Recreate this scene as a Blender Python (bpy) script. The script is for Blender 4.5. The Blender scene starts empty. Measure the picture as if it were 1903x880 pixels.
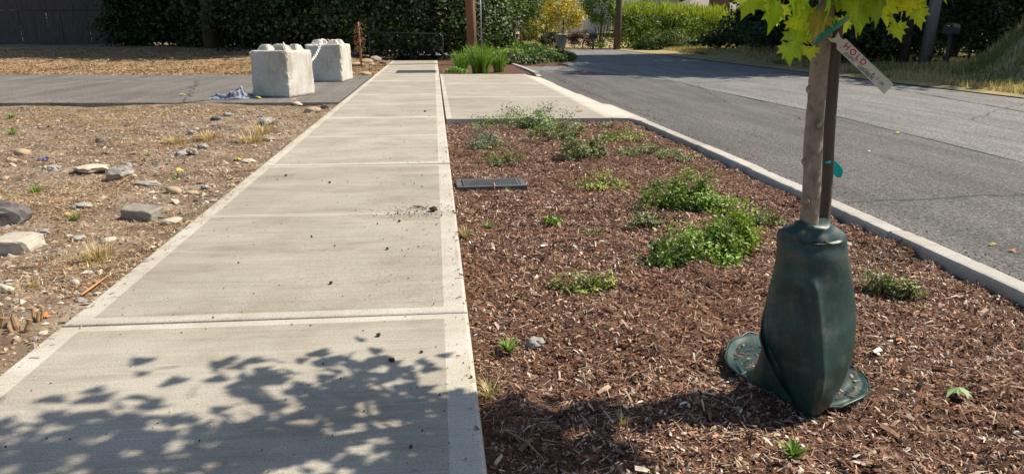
import bpy, bmesh, math, random
import numpy as np
from mathutils import Vector, Matrix, noise as mnoise

# ------------------------------------------------------------------ camera, sky, sun
sc = bpy.context.scene
C = sc.collection
H = 1.42; F = 1310.0; PITCH = math.atan(388 / F); YAW = math.radians(6.1)
cam_d = bpy.data.cameras.new('camera'); cam = bpy.data.objects.new('camera', cam_d); C.objects.link(cam)
cam_d.sensor_width = 36; cam_d.lens = F / 1903 * 36; cam_d.clip_start = .05; cam_d.clip_end = 3000
cam.location = (0, 0, H); cam.rotation_euler = (math.pi / 2 - PITCH, 0, -YAW)
sc.camera = cam
SUN_EL = math.radians(49); SUN_V = Vector((math.cos(SUN_EL) * .99, math.cos(SUN_EL) * .12, math.sin(SUN_EL))).normalized()
w = bpy.data.worlds.new('World'); sc.world = w; w.use_nodes = True
wn = w.node_tree.nodes; bg = wn['Background']
sky = wn.new('ShaderNodeTexSky'); sky.sky_type = 'NISHITA'; sky.sun_disc = False
sky.sun_elevation = SUN_EL; sky.sun_rotation = math.atan2(SUN_V.x, SUN_V.y)
sky.air_density = 1.0; sky.dust_density = 1.2
w.node_tree.links.new(sky.outputs[0], bg.inputs[0]); bg.inputs[1].default_value = .085
sd = bpy.data.lights.new('sun', 'SUN'); so = bpy.data.objects.new('sun', sd); C.objects.link(so)
sd.energy = 4.6; sd.angle = math.radians(.55); sd.color = (1, .91, .77)
so.rotation_euler = SUN_V.to_track_quat('Z', 'Y').to_euler()
so.location = (0, 0, 30)
sc.view_settings.view_transform = 'Standard'; sc.view_settings.look = 'None'
sc.view_settings.gamma = 1; sc.view_settings.exposure = .6; sc.view_settings.use_curve_mapping = False
sc.cycles.use_denoising = True
sc.cycles.max_bounces = 6; sc.cycles.transparent_max_bounces = 8

# ------------------------------------------------------------------ pixel helpers
CPI, SPI = math.cos(PITCH), math.sin(PITCH); CYA, SYA = math.cos(YAW), math.sin(YAW)
def px(u, v, z=0.0):
    """photo pixel -> point on the level z"""
    a = (u - 951.5) / F; b = (440 - v) / F
    fwd = CPI + b * SPI; up = -SPI + b * CPI
    t = (z - H) / up
    r, d = a * t, fwd * t
    return Vector((r * CYA + d * SYA, d * CYA - r * SYA, z))
def col(u, D, z=0.0):
    """column u at forward distance D"""
    zc = D * CPI + (H - z) * SPI; r = (u - 951.5) / F * zc
    return Vector((r * CYA + D * SYA, D * CYA - r * SYA, z))
def at(u, v, D):
    """pixel at forward distance D -> point"""
    a = (u - 951.5) / F; b = (440 - v) / F
    t = D / (CPI + b * SPI); r = a * t
    return Vector((r * CYA + D * SYA, D * CYA - r * SYA, H + (-SPI + b * CPI) * t))
def sz(n, D): return n * (D * CPI + H * SPI) / F

# ------------------------------------------------------------------ object helpers
def tag(o, label=None, cat=None, group=None, kind=None):
    if label: o['label'] = label
    if cat: o['category'] = cat
    if group: o['group'] = group
    if kind: o['kind'] = kind
    return o
def empty(name, loc=(0, 0, 0), rz=0, label=None, cat=None, group=None, kind=None):
    o = bpy.data.objects.new(name, None); C.objects.link(o); o.location = loc; o.rotation_euler[2] = rz
    o.empty_display_size = .1
    return tag(o, label, cat, group, kind)
def link(name, me, mat=None, parent=None, loc=None, rot=None, scale=None):
    o = bpy.data.objects.new(name, me); C.objects.link(o)
    if mat is not None:
        for m in (mat if isinstance(mat, (list, tuple)) else [mat]): me.materials.append(m)
    if parent: o.parent = parent
    if loc is not None: o.location = loc
    if rot is not None: o.rotation_euler = rot
    if scale is not None: o.scale = scale
    return o
def mesh(name, V, Fc, smooth=False, cols=None, midx=None):
    """V (n,3); Fc a list of faces or an int array (m,k)"""
    me = bpy.data.meshes.new(name); V = np.asarray(V, dtype=np.float32)
    if isinstance(Fc, np.ndarray):
        m, k = Fc.shape
        me.vertices.add(len(V)); me.vertices.foreach_set('co', V.ravel())
        me.loops.add(m * k); me.loops.foreach_set('vertex_index', Fc.ravel().astype(np.int32))
        me.polygons.add(m); me.polygons.foreach_set('loop_start', (np.arange(m) * k).astype(np.int32))
        me.update(calc_edges=True)
    else:
        me.from_pydata([tuple(map(float, v)) for v in V], [], Fc)
    if midx is not None: me.polygons.foreach_set('material_index', np.asarray(midx, dtype=np.int32))
    me.polygons.foreach_set('use_smooth', np.full(len(me.polygons), smooth))
    if cols is not None:
        a = me.color_attributes.new('Col', 'FLOAT_COLOR', 'POINT')
        c = np.ones((len(V), 4), dtype=np.float32); c[:, :3] = cols; a.data.foreach_set('color', c.ravel())
    me.update(); return me
def bmobj(name, bm, mat, parent=None, smooth=False, **k):
    me = bpy.data.meshes.new(name); bm.normal_update(); bm.to_mesh(me); bm.free()
    me.polygons.foreach_set('use_smooth', np.full(len(me.polygons), smooth))
    return link(name, me, mat, parent, **k)
def box(bm, x0, x1, y0, y1, z0, z1, bev=0, seg=1):
    r = bmesh.ops.create_cube(bm, size=1, matrix=Matrix.LocRotScale(((x0+x1)/2, (y0+y1)/2, (z0+z1)/2), None, (x1-x0, y1-y0, z1-z0)))
    if bev:
        es = {e for v in r['verts'] for e in v.link_edges}
        bmesh.ops.bevel(bm, geom=list(es), offset=bev, segments=seg, affect='EDGES', profile=.5)
def boxobj(name, b, mat, parent=None, bev=0, seg=1, **k):
    bm = bmesh.new(); box(bm, *b, bev=bev, seg=seg); return bmobj(name, bm, mat, parent, **k)
def tube(pts, rad, n=8, wob=0, rng=None):
    pts = [Vector(p) for p in pts]; V = []; Fc = []; ref = Vector((.37, .9, .2)).normalized()
    for i, p in enumerate(pts):
        d = (pts[min(i+1, len(pts)-1)] - pts[max(i-1, 0)]).normalized()
        a = d.cross(ref)
        if a.length < .05: a = d.cross(Vector((1, 0, 0)))
        a.normalize(); b = d.cross(a); r = rad[i] if hasattr(rad, '__len__') else rad
        for k in range(n):
            t = 2 * math.pi * k / n; rr = r * (1 + (wob * (rng.random() - .5) if wob else 0))
            V.append(p + a * math.cos(t) * rr + b * math.sin(t) * rr)
    for i in range(len(pts) - 1):
        for k in range(n): Fc.append((i*n+k, i*n+(k+1) % n, (i+1)*n+(k+1) % n, (i+1)*n+k))
    Fc.append(tuple(range(n))[::-1]); Fc.append(tuple(range((len(pts)-1)*n, len(pts)*n)))
    return V, Fc
def tubes(name, L, mat, parent=None, n=6, smooth=True, **k):
    V = []; Fc = []
    for pts, rad in L:
        v, f = tube(pts, rad, n); o = len(V); V += v; Fc += [tuple(i + o for i in q) for q in f]
    return link(name, mesh(name, V, Fc, smooth), mat, parent, **k)

def vnoise(x, y, s=1.0, seed=0):
    """smooth value noise on arrays, -1..1"""
    x = np.asarray(x, float) * s; y = np.asarray(y, float) * s
    xi = np.floor(x).astype(np.int64); yi = np.floor(y).astype(np.int64); fx = x - xi; fy = y - yi
    fx = fx*fx*(3-2*fx); fy = fy*fy*(3-2*fy)
    def h(a, b):
        n = (a * 374761393 + b * 668265263 + seed * 1442695041) & 0xffffffff
        n = ((n ^ (n >> 13)) * 1274126177) & 0xffffffff
        return ((n ^ (n >> 16)) & 0xffff) / 32767.5 - 1
    return (h(xi, yi)*(1-fx)+h(xi+1, yi)*fx)*(1-fy)+(h(xi, yi+1)*(1-fx)+h(xi+1, yi+1)*fx)*fy
def sstep(a, b, x):
    t = np.clip((np.asarray(x, float) - a) / (b - a), 0, 1); return t*t*(3-2*t)
def grid(name, x0, x1, y0, y1, nx, ny, zf, mat, smooth=True, skirt=0):
    X, Y = np.meshgrid(np.linspace(x0, x1, nx), np.linspace(y0, y1, ny)); Z = zf(X, Y)
    V = np.stack([X, Y, Z], -1).reshape(-1, 3)
    i = (np.arange(ny-1)[:, None] * nx + np.arange(nx-1)[None]).ravel()
    Fc = np.stack([i, i+1, i+nx+1, i+nx], 1)
    return tag(link(name, mesh(name, V, Fc, smooth), mat), kind='structure')

def basis(N, rng, spin=None):
    """random frames with given normals"""
    N = N / np.maximum(np.linalg.norm(N, axis=1, keepdims=True), 1e-6)
    A = rng.normal(size=N.shape) if spin is None else spin
    T = A - (A * N).sum(1, keepdims=True) * N; T /= np.maximum(np.linalg.norm(T, axis=1, keepdims=True), 1e-6)
    return np.cross(T, N), T, N
def scatter(name, TV, TF, P, S, frames, mat, parent=None, cols=None, smooth=False, jit=0, rng=None, ret=False):
    """many copies of a small template joined into ONE mesh. S (n,) or (n,3)"""
    TV = np.asarray(TV, float); TF = np.asarray(TF, int); n = len(P); k = len(TV)
    S = np.asarray(S, float)
    if S.ndim == 1: S = np.repeat(S[:, None], 3, 1)
    L = TV[None] * S[:, None, :]
    if jit: L = L * (1 + jit * rng.normal(size=(n, k, 1)))
    X, Y, Z = frames
    W = L[..., 0:1]*X[:, None] + L[..., 1:2]*Y[:, None] + L[..., 2:3]*Z[:, None] + P[:, None]
    Fc = (TF[None] + (np.arange(n) * k)[:, None, None]).reshape(-1, TF.shape[1])
    cc = None if cols is None else np.repeat(cols, k, 0)
    if ret: return W.reshape(-1, 3), Fc, cc
    return link(name, mesh(name, W.reshape(-1, 3), Fc, smooth, cc), mat, parent)
OVAL = ([(0, 0, 0), (.24, .33, .06), (.2, .72, .05), (0, 1, -.06), (-.2, .72, .05), (-.24, .33, .06)], [(0, 1, 2, 3), (0, 3, 4, 5)])
DIAM = ([(0, -.5, 0), (.33, 0, .06), (0, .5, -.04), (-.33, 0, .06)], [(0, 1, 2, 3)])
STRAW = ([(-.5, -.5, 0), (.5, -.5, 0), (.4, .5, 0), (-.4, .5, 0)], [(0, 1, 2, 3)])
CHIP = ([(-.5, -.5, 0), (.5, -.45, .02), (.45, .1, .16), (-.5, .05, .16), (.3, .5, .02), (-.35, .48, 0)], [(0, 1, 2, 3), (3, 2, 4, 5)])
OCT = ([(1, 0, 0), (0, 1, 0), (-1, 0, 0), (0, -1, 0), (0, 0, .8), (0, 0, -.8)],
       [(0, 1, 4), (1, 2, 4), (2, 3, 4), (3, 0, 4), (1, 0, 5), (2, 1, 5), (3, 2, 5), (0, 3, 5)])

# ------------------------------------------------------------------ materials
def nt(name):
    m = bpy.data.materials.new(name); m.use_nodes = True; t = m.node_tree
    return m, t, t.nodes['Principled BSDF'], t.nodes, t.links
def coords(t, scale=(1, 1, 1), kind='Object'):
    tc = t.nodes.new('ShaderNodeTexCoord'); mp = t.nodes.new('ShaderNodeMapping'); mp.inputs['Scale'].default_value = scale
    t.links.new(tc.outputs[kind], mp.inputs[0]); return mp.outputs[0]
def nz(t, vec, scale, detail=4, rough=.6, dist=0):
    n = t.nodes.new('ShaderNodeTexNoise'); n.inputs['Scale'].default_value = scale; n.inputs['Detail'].default_value = detail
    n.inputs['Roughness'].default_value = rough; n.inputs['Distortion'].default_value = dist
    t.links.new(vec, n.inputs['Vector']); return n.outputs['Fac']
def ramp(t, fac, stops):
    r = t.nodes.new('ShaderNodeValToRGB'); e = r.color_ramp.elements
    while len(e) < len(stops): e.new(.5)
    for i, (p, c) in enumerate(stops):
        e[i].position = p; e[i].color = (*c, 1) if len(c) == 3 else c
    t.links.new(fac, r.inputs[0]); return r.outputs[0]
def mixc(t, a, b, fac, mode='MIX'):
    m = t.nodes.new('ShaderNodeMix'); m.data_type = 'RGBA'; m.blend_type = mode
    for s, v in ((0, fac), (6, a), (7, b)):
        if isinstance(v, (int, float)): m.inputs[s].default_value = v
        elif isinstance(v, tuple): m.inputs[s].default_value = (*v, 1)
        else: t.links.new(v, m.inputs[s])
    return m.outputs[2]
def bump(t, p, h, strength=.3, dist=.01, prev=None):
    b = t.nodes.new('ShaderNodeBump'); b.inputs['Strength'].default_value = strength; b.inputs['Distance'].default_value = dist
    t.links.new(h, b.inputs['Height'])
    if prev is not None: t.links.new(prev, b.inputs['Normal'])
    t.links.new(b.outputs[0], p.inputs['Normal']); return b.outputs[0]
def g3(v, k=1): return (v*k, v*k, v*k)
def mat_noise(name, stops, scale=5, rough=.85, bstr=.3, bscale=40, bdist=.005, sc3=(1, 1, 1), detail=6, metal=0, spec=.3):
    m, t, p, n, l = nt(name); v = coords(t, sc3)
    l.new(ramp(t, nz(t, v, scale, detail), stops), p.inputs['Base Color'])
    p.inputs['Roughness'].default_value = rough; p.inputs['Metallic'].default_value = metal
    p.inputs['Specular IOR Level'].default_value = spec
    if bstr: bump(t, p, nz(t, v, bscale, 4), bstr, bdist)
    return m
def mat_plain(name, c, rough=.6, metal=0, var=.15):
    return mat_noise(name, [(.3, tuple(x*(1-var) for x in c)), (.7, tuple(min(1, x*(1+var)) for x in c))], 8, rough, .12, 60, .003, metal=metal)
def mat_col(name, rough=.7, trans=0, tcol=1.0, spec=.3, bstr=0):
    """takes each piece's own colour from the mesh"""
    m, t, p, n, l = nt(name); a = n.new('ShaderNodeAttribute'); a.attribute_name = 'Col'
    v = coords(t); c = mixc(t, a.outputs['Color'], ramp(t, nz(t, v, 30, 3), [(.3, g3(.75)), (.7, g3(1.2))]), 1.0, 'MULTIPLY')
    l.new(c, p.inputs['Base Color']); p.inputs['Roughness'].default_value = rough; p.inputs['Specular IOR Level'].default_value = spec
    if bstr: bump(t, p, nz(t, v, 90, 3), bstr, .004)
    if trans:
        tr = n.new('ShaderNodeBsdfTranslucent'); mx = n.new('ShaderNodeMixShader'); mx.inputs[0].default_value = trans
        tc = mixc(t, c, (1.5*tcol, 1.6*tcol, .5*tcol), 1.0, 'MULTIPLY'); l.new(tc, tr.inputs[0])
        l.new(p.outputs[0], mx.inputs[1]); l.new(tr.outputs[0], mx.inputs[2]); l.new(mx.outputs[0], n['Material Output'].inputs[0])
    return m

def concrete(name, lo, hi, broom=0, stain=.5, scale=1.0, streak=0):
    m, t, p, n, l = nt(name); v = coords(t)
    base = ramp(t, nz(t, v, 1.3*scale, 6, .65), [(.3, lo), (.7, hi)])
    oi = n.new('ShaderNodeObjectInfo'); base = mixc(t, base, ramp(t, oi.outputs['Random'], [(0, g3(.9)), (1, g3(1.07))]), 1.0, 'MULTIPLY')
    base = mixc(t, base, (.70, .62, .52), ramp(t, nz(t, v, .55, 8, .72, .6), [(.5, g3(0)), (.72, g3(.55))]), 'MULTIPLY')
    fine = ramp(t, nz(t, v, 130, 4, .8), [(.36, g3(.62)), (.5, g3(1)), (.62, g3(1.14))])
    c = mixc(t, base, fine, 1.0, 'MULTIPLY')
    vs = coords(t, (.8, 2.6, 1))
    c = mixc(t, c, mixc(t, c, (.55, .45, .35), 1.0, 'MULTIPLY'), ramp(t, nz(t, vs, 1.1, 9, .75, .5), [(.49, g3(0)), (.68, g3(stain * 1.15))]))
    if streak:
        vk = coords(t, (9, 9, .7)); c = mixc(t, c, (.48, .42, .32), ramp(t, nz(t, vk, 1.0, 6, .65), [(.5, g3(0)), (.72, g3(.6))]), 'MULTIPLY')
        c = mixc(t, c, (.5, .47, .42), ramp(t, nz(t, v, 26, 5, .7), [(.56, g3(0)), (.68, g3(.55))]), 'MULTIPLY')
    # dropped specks of soil
    vo = n.new('ShaderNodeTexVoronoi'); vo.inputs['Scale'].default_value = 5; l.new(v, vo.inputs['Vector'])
    c = mixc(t, c, (.06, .045, .035), ramp(t, vo.outputs['Distance'], [(.012, g3(.5)), (.024, g3(0))]))
    if broom:
        vb = coords(t, (2.2, 170, 1)); st = nz(t, vb, 1.0, 3, .6, .3)
        vb2 = coords(t, (.9, 26, 1)); st2 = nz(t, vb2, 1.0, 4, .6)
        c = mixc(t, c, ramp(t, st, [(.3, g3(.87)), (.65, g3(1.07))]), 1.0, 'MULTIPLY')
        c = mixc(t, c, ramp(t, st2, [(.3, g3(.91)), (.7, g3(1.06))]), 1.0, 'MULTIPLY')
        b1 = bump(t, p, st, .35, .004); bump(t, p, nz(t, v, 220, 3), .3, .003, b1)
    else:
        bump(t, p, nz(t, v, 130, 5), .22, .004)
    l.new(c, p.inputs['Base Color']); p.inputs['Roughness'].default_value = .85; p.inputs['Specular IOR Level'].default_value = .25
    return m
M = {}
M['broom'] = concrete('broomed_concrete', (.335, .308, .254), (.43, .396, .33), 1, .45)
M['trowel'] = concrete('trowelled_concrete', (.455, .425, .36), (.56, .525, .455), 0, .4)
M['kerb'] = concrete('kerb_concrete', (.40, .38, .34), (.51, .485, .435), 0, .4)
M['block'] = concrete('cast_concrete', (.46, .45, .40), (.62, .60, .55), 0, .55, 1.5, 1)
M['joint'] = mat_noise('joint_dirt', [(.3, (.05, .04, .03)), (.7, (.12, .1, .08))], 20, .95, .3)
def asphalt(name, lo, hi, sp_):
    m, t, p, n, l = nt(name); v = coords(t)
    c = ramp(t, nz(t, v, .55, 5, .6, .5), [(.3, lo), (.7, hi)])
    c = mixc(t, c, ramp(t, nz(t, v, 52, 5, .8), [(.40, g3(.30)), (.5, g3(1)), (.60, g3(sp_))]), 1.0, 'MULTIPLY')
    c = mixc(t, c, ramp(t, nz(t, v, 24, 3, .8), [(.38, g3(.62)), (.5, g3(1)), (.62, g3(1.38))]), 1.0, 'MULTIPLY')
    ck = n.new('ShaderNodeTexVoronoi'); ck.feature = 'DISTANCE_TO_EDGE'; ck.inputs['Scale'].default_value = .16; vd = coords(t); dn = n.new('ShaderNodeTexNoise'); dn.inputs['Scale'].default_value = 1.7; dn.inputs['Detail'].default_value = 6; l.new(vd, dn.inputs['Vector']); l.new(mixc(t, vd, dn.outputs['Color'], .28), ck.inputs['Vector'])
    c = mixc(t, c, (.02, .02, .02), ramp(t, ck.outputs['Distance'], [(.0, g3(.75)), (.0022, g3(0))]))
    vs = coords(t, (3.5, .3, 1)); c = mixc(t, c, ramp(t, nz(t, vs, .8, 4), [(.35, g3(.8)), (.65, g3(1.14))]), 1.0, 'MULTIPLY')
    l.new(c, p.inputs['Base Color']); p.inputs['Roughness'].default_value = .8; p.inputs['Specular IOR Level'].default_value = .3
    bump(t, p, nz(t, v, 110, 4, .7), .6, .008); return m
M['road'] = asphalt('worn_asphalt', (.15, .146, .14), (.195, .19, .182), 1.9)
M['patch'] = asphalt('newer_asphalt', (.092, .087, .083), (.125, .119, .113), 1.8)
M['drive'] = asphalt('dusty_asphalt', (.15, .138, .122), (.205, .19, .168), 1.25)
M['seam'] = mat_plain('tar_seam', (.03, .03, .03), .6)
M['mulchsoil'] = mat_noise('mulch_soil', [(.25, (.03, .016, .011)), (.5, (.115, .058, .036)), (.75, (.20, .11, .07))], 14, .95, .9, 70, .02)
M['dirt'] = mat_noise('stony_dirt', [(.3, (.08, .05, .033)), (.5, (.20, .143, .095)), (.7, (.345, .275, .20))], 2.2, .95, .8, 60, .015, detail=9)
M['straw'] = mat_noise('dry_litter_ground', [(.25, (.15, .095, .055)), (.5, (.29, .2, .12)), (.75, (.4, .3, .19))], 2.2, .95, .8, 25, .03, detail=9)
M['lawn'] = mat_noise('dry_lawn', [(.25, (.19, .16, .07)), (.5, (.33, .27, .13)), (.78, (.43, .36, .2))], 1.3, .95, .8, 20, .04, detail=9)
M['base'] = mat_noise('far_ground', [(.3, (.10, .09, .05)), (.7, (.2, .17, .1))], .4, .95, 0)
M['chip'] = mat_col('bark_chip', .9, bstr=.3)
M['pebble'] = mat_col('pebble', .85, bstr=.4)
M['blade'] = mat_col('dry_blade', .8, .25, .8)
M['leaf'] = mat_col('shrub_leaf', .42, .22, .9, spec=.45)
M['fol'] = mat_col('tree_leaf', .5, .25, .9, spec=.35)
M['maple'] = mat_col('maple_leaf', .5, .58, 1.5, spec=.3)
M['twig'] = mat_noise('twig_bark', [(.3, (.09, .06, .04)), (.7, (.2, .15, .1))], 20, .9, .3)
M['bark'] = mat_noise('tree_bark', [(.3, (.05, .038, .03)), (.7, (.13, .1, .08))], 6, .95, .8, 14, .03, (3, 3, .6))
M['ybark'] = mat_noise('young_bark', [(.3, (.15, .108, .074)), (.46, (.25, .193, .138)), (.6, (.31, .25, .188)), (.72, (.42, .37, .31))], 26, .85, .7, 70, .005, (1, 1, .75), detail=9)
M['stake'] = mat_noise('stake_wood', [(.3, (.08, .058, .045)), (.7, (.15, .115, .09))], 12, .85, .4, 40, .004, (4, 4, .3))
M['polewood'] = mat_noise('pole_wood', [(.3, (.17, .075, .038)), (.7, (.3, .14, .075))], 8, .9, .5, 30, .01, (4, 4, .3))
M['oldpole'] = mat_noise('old_pole_wood', [(.3, (.09, .065, .045)), (.7, (.17, .125, .09))], 8, .9, .5, 30, .01, (4, 4, .3))
M['greypole'] = mat_noise('weathered_pole_wood', [(.3, (.17, .165, .16)), (.7, (.28, .27, .26))], 8, .8, .4, 30, .008, (4, 4, .3))
M['plank'] = mat_noise('weathered_plank', [(.3, (.055, .047, .045)), (.7, (.125, .11, .105))], 4, .9, .5, 20, .01, (6, 6, .5))
M['steel'] = mat_plain('galvanised_steel', (.45, .46, .47), .45, .6)
M['shadedsteel'] = mat_plain('aged_shaded_galvanised_steel', (.085, .088, .09), .7, .2)  # aged fence steel, darkened further to put the foliage shade into its colour
M['darkmetal'] = mat_plain('dark_metal', (.035, .035, .038), .5, .2)
M['white'] = mat_plain('white_plastic', (.78, .78, .76), .45)
M['cart'] = mat_plain('cart_plastic', (.10, .14, .135), .5)
M['roofg'] = mat_noise('grey_shingle', [(.3, (.17, .175, .18)), (.7, (.27, .27, .275))], 3, .9, .4, 20, .02)
M['roofb'] = mat_noise('brown_shingle', [(.3, (.2, .17, .15)), (.7, (.31, .275, .25))], 3, .9, .4, 20, .02)
M['wallg'] = mat_plain('grey_siding', (.33, .34, .36), .8); M['wallt'] = mat_plain('tan_siding', (.55, .44, .3), .8)
M['brick'] = mat_noise('chimney_brick', [(.3, (.1, .05, .04)), (.7, (.2, .1, .08))], 12, .9, .4)
M['glass'] = mat_plain('dark_glass', (.03, .035, .04), .1)
M['trim'] = mat_plain('white_trim', (.7, .7, .68), .6)

# ------------------------------------------------------------------ the ground
SX0, SX1 = -1.895, .135          # sidewalk edges
KX0, KX1 = 3.23, 3.40            # kerb
RZ = -.125                       # road level
AY0, AY1 = 11.62, 23.3           # driveway apron
DY0, DY1 = 14.4, 22.9            # driveway crossing the lot
rng = np.random.default_rng(7); rnd = random.Random(5)
DIPS = [(px(*p, -.07), r, d) for p, r, d in (((1335, 312), .16, .06), ((1385, 297), .12, .05), ((985, 305), .13, .05), ((1240, 585), .035, .05), ((1470, 385), .13, .06),
        ((1440, 300), .1, .04), ((1340, 480), .18, .05), ((880, 245), .1, .04), ((1060, 315), .16, .04), ((1005, 265), .12, .05), ((1480, 480), .09, .04), ((1700, 480), .08, .04), ((1580, 415), .1, .05), ((1125, 345), .1, .03))]
def mulch_z(X, Y):
    X = np.asarray(X, float); Y = np.asarray(Y, float)
    z = -.058 - .012 * sstep(2.3, 3.1, X) - .03*sstep(10.8, 11.5, Y) + .022 * vnoise(X, Y, 2.1, 1) + .016 * vnoise(X, Y, 6, 2) + .011 * vnoise(X, Y, 17, 3)
    for c, r, d in DIPS:
        q = ((X - c.x)**2 + (Y - c.y)**2) / r**2
        z = z - d * np.exp(-q) + .4*d*np.exp(-(np.sqrt(q) - 1.6)**2 * 3)
    return z
def lot_z(X, Y):
    X = np.asarray(X, float); Y = np.asarray(Y, float)
    away = sstep(0, .5, SX0 - X)
    return -.055 + away * (.03 * vnoise(X, Y, .9, 4) + .02 * vnoise(X, Y, 2.7, 5)) + .010 * vnoise(X, Y, 8, 6) + .006 * vnoise(X, Y, 22, 8) + .025 * sstep(13.2, 14.4, Y)
def dry_z(X, Y):
    X = np.asarray(X, float); Y = np.asarray(Y, float)
    left = sstep(-1.9, -6, X)
    return -.045 + .45 * sstep(27, 40, Y) * left + .05 * vnoise(X, Y, .7, 9) * left + .02 * vnoise(X, Y, 3, 10)
def bank_z(X, Y):
    X = np.asarray(X, float); Y = np.asarray(Y, float)
    e = 13.5 + .06*np.maximum(Y - 15, 0)
    z = -.1 + .12 * sstep(0, 1.2, X - e) + .05 * vnoise(X, Y, .8, 12) * sstep(.3, 1.5, X - e)
    z = z + 2.2 * sstep(0, 3.6, X - np.maximum(14.9, .76 * Y + .3)) * (1 - sstep(24, 32, Y))
    z = z + .55 * np.exp(-((X - 16.2)**2 / 2.0 + (Y - 35)**2 / 5))
    z = z + .5 * sstep(28, 60, Y) * sstep(16, 30, X)
    return z
def far_z(X, Y): return -.10 + 1.05 * sstep(57, 95, np.asarray(Y, float)) + .04 * vnoise(X, Y, .4, 13)

g = mesh('ground', [(-900, -300, -.6), (900, -300, -.6), (900, 1500, -.6), (-900, 1500, -.6)], [(0, 1, 2, 3)])
tag(link('ground', g, M['base']), kind='structure')
grid('mulch_bed', SX1 + .001, KX0 - .001, -1.5, AY0 - .002, 110, 440, mulch_z, M['mulchsoil'])
grid('dirt_lot', -22, SX0 - .001, -1.5, DY0 + .25, 300, 260, lot_z, M['dirt'])
grid('dry_lot', -45, SX0 - .001, DY1 + 0.02, 60, 160, 150, dry_z, M['straw'])
grid('planting_strip', SX1 + .001, KX0, AY1 + .002, 38, 30, 80, lambda X, Y: -.06 + .02*vnoise(X, Y, 2, 3), M['mulchsoil'])
grid('verge', 13.3, 60, -8, 56, 150, 170, bank_z, M['lawn'])
grid('far_lawn', -90, 110, 53.2, 190, 160, 100, far_z, M['lawn'])
# road
def poly(name, pts, z, mat, kind='structure'):
    return tag(link(name, mesh(name, [(p[0], p[1], z) for p in pts], [tuple(range(len(pts)))]), mat), kind=kind)
poly('road', [(KX1 - .15, -8), (13.45, -8), (13.5, 15), (14.4, 34.7), (16.4, 43.7), (18.2, 53.6), (10, 53.8), (-60, 55), (-60, 45), (-8, 44.5), (2, 43), (4.2, 38), (3.1, 30), (KX1 - .15, AY1)], RZ, M['road'])
# the newer strip of asphalt along the kerb
s1, s2, s3 = px(1240, 150, RZ), px(1560, 218, RZ), px(1903, 303, RZ)
pp = [(KX1 - .1, -7), (8.6, -7), (s3.x + .0, s3.y), (s2.x, s2.y), (s1.x, s1.y), (5.4, 27), (KX1 + .6, 27.5), (KX1 - .1, 23.5)]
poly('road_patch', pp, RZ + .004, M['patch'])
def seam(name, P, wd, z):
    V = []; Fc = []; r = random.Random(3)
    Q = []
    for a, b in zip(P[:-1], P[1:]):
        for k in range(12): Q.append(Vector(a).lerp(Vector(b), k / 12))
    Q.append(Vector(P[-1]))
    for i, q in enumerate(Q):
        d = (Q[min(i+1, len(Q)-1)] - Q[max(0, i-1)]).normalized(); n_ = Vector((-d.y, d.x, 0)); o = n_ * r.uniform(-.02, .02); ww = wd * r.uniform(.5, 1.3)
        V += [(*(q + n_ * ww + o).xy, z), (*(q - n_ * ww + o).xy, z)]
    for i in range(len(Q) - 1): Fc.append((2*i, 2*i+1, 2*i+3, 2*i+2))
    return tag(link(name, mesh(name, V, Fc), M['seam']), kind='structure')
seam('road_seam', [(8.6, -7, 0), s3, s2, s1, (5.4, 27, 0)], .014, RZ + .008)
seam('road_seam', [px(1903, 208, RZ), px(1700, 172, RZ), px(1540, 148, RZ), px(1440, 132, RZ)], .02, RZ + .008)
seam('road_seam', [px(1420, 190, RZ), px(1240, 148, RZ), px(1120, 120, RZ)], .012, RZ + .0081)

# driveway closed off by the blocks: a sheet with a broken front edge
bm = bmesh.new(); top = []; bot = []
xs = np.linspace(SX0 - .005, -26, 90)
fy = DY0 + .02 + (-xs - 1.9) * .095 + .05 * vnoise(xs, xs*0, 1.7, 20); by = DY1 + .03 + (-xs - 1.9) * .13 + .08 * vnoise(xs, xs*0, 1.1, 21)
zt = .004
tv = [(bm.verts.new((x, a - .05, zt-.09)), bm.verts.new((x, a, zt)), bm.verts.new((x, b, zt)), bm.verts.new((x, b + .05, zt-.09))) for x, a, b in zip(xs, fy, by)]
for a, b in zip(tv[:-1], tv[1:]):
    for k in range(3): bm.faces.new((a[k], a[k+1], b[k+1], b[k])).material_index = 0 if k == 1 else 1
tag(bmobj('driveway', bm, [M['drive'], M['joint']]), kind='structure')

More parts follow.
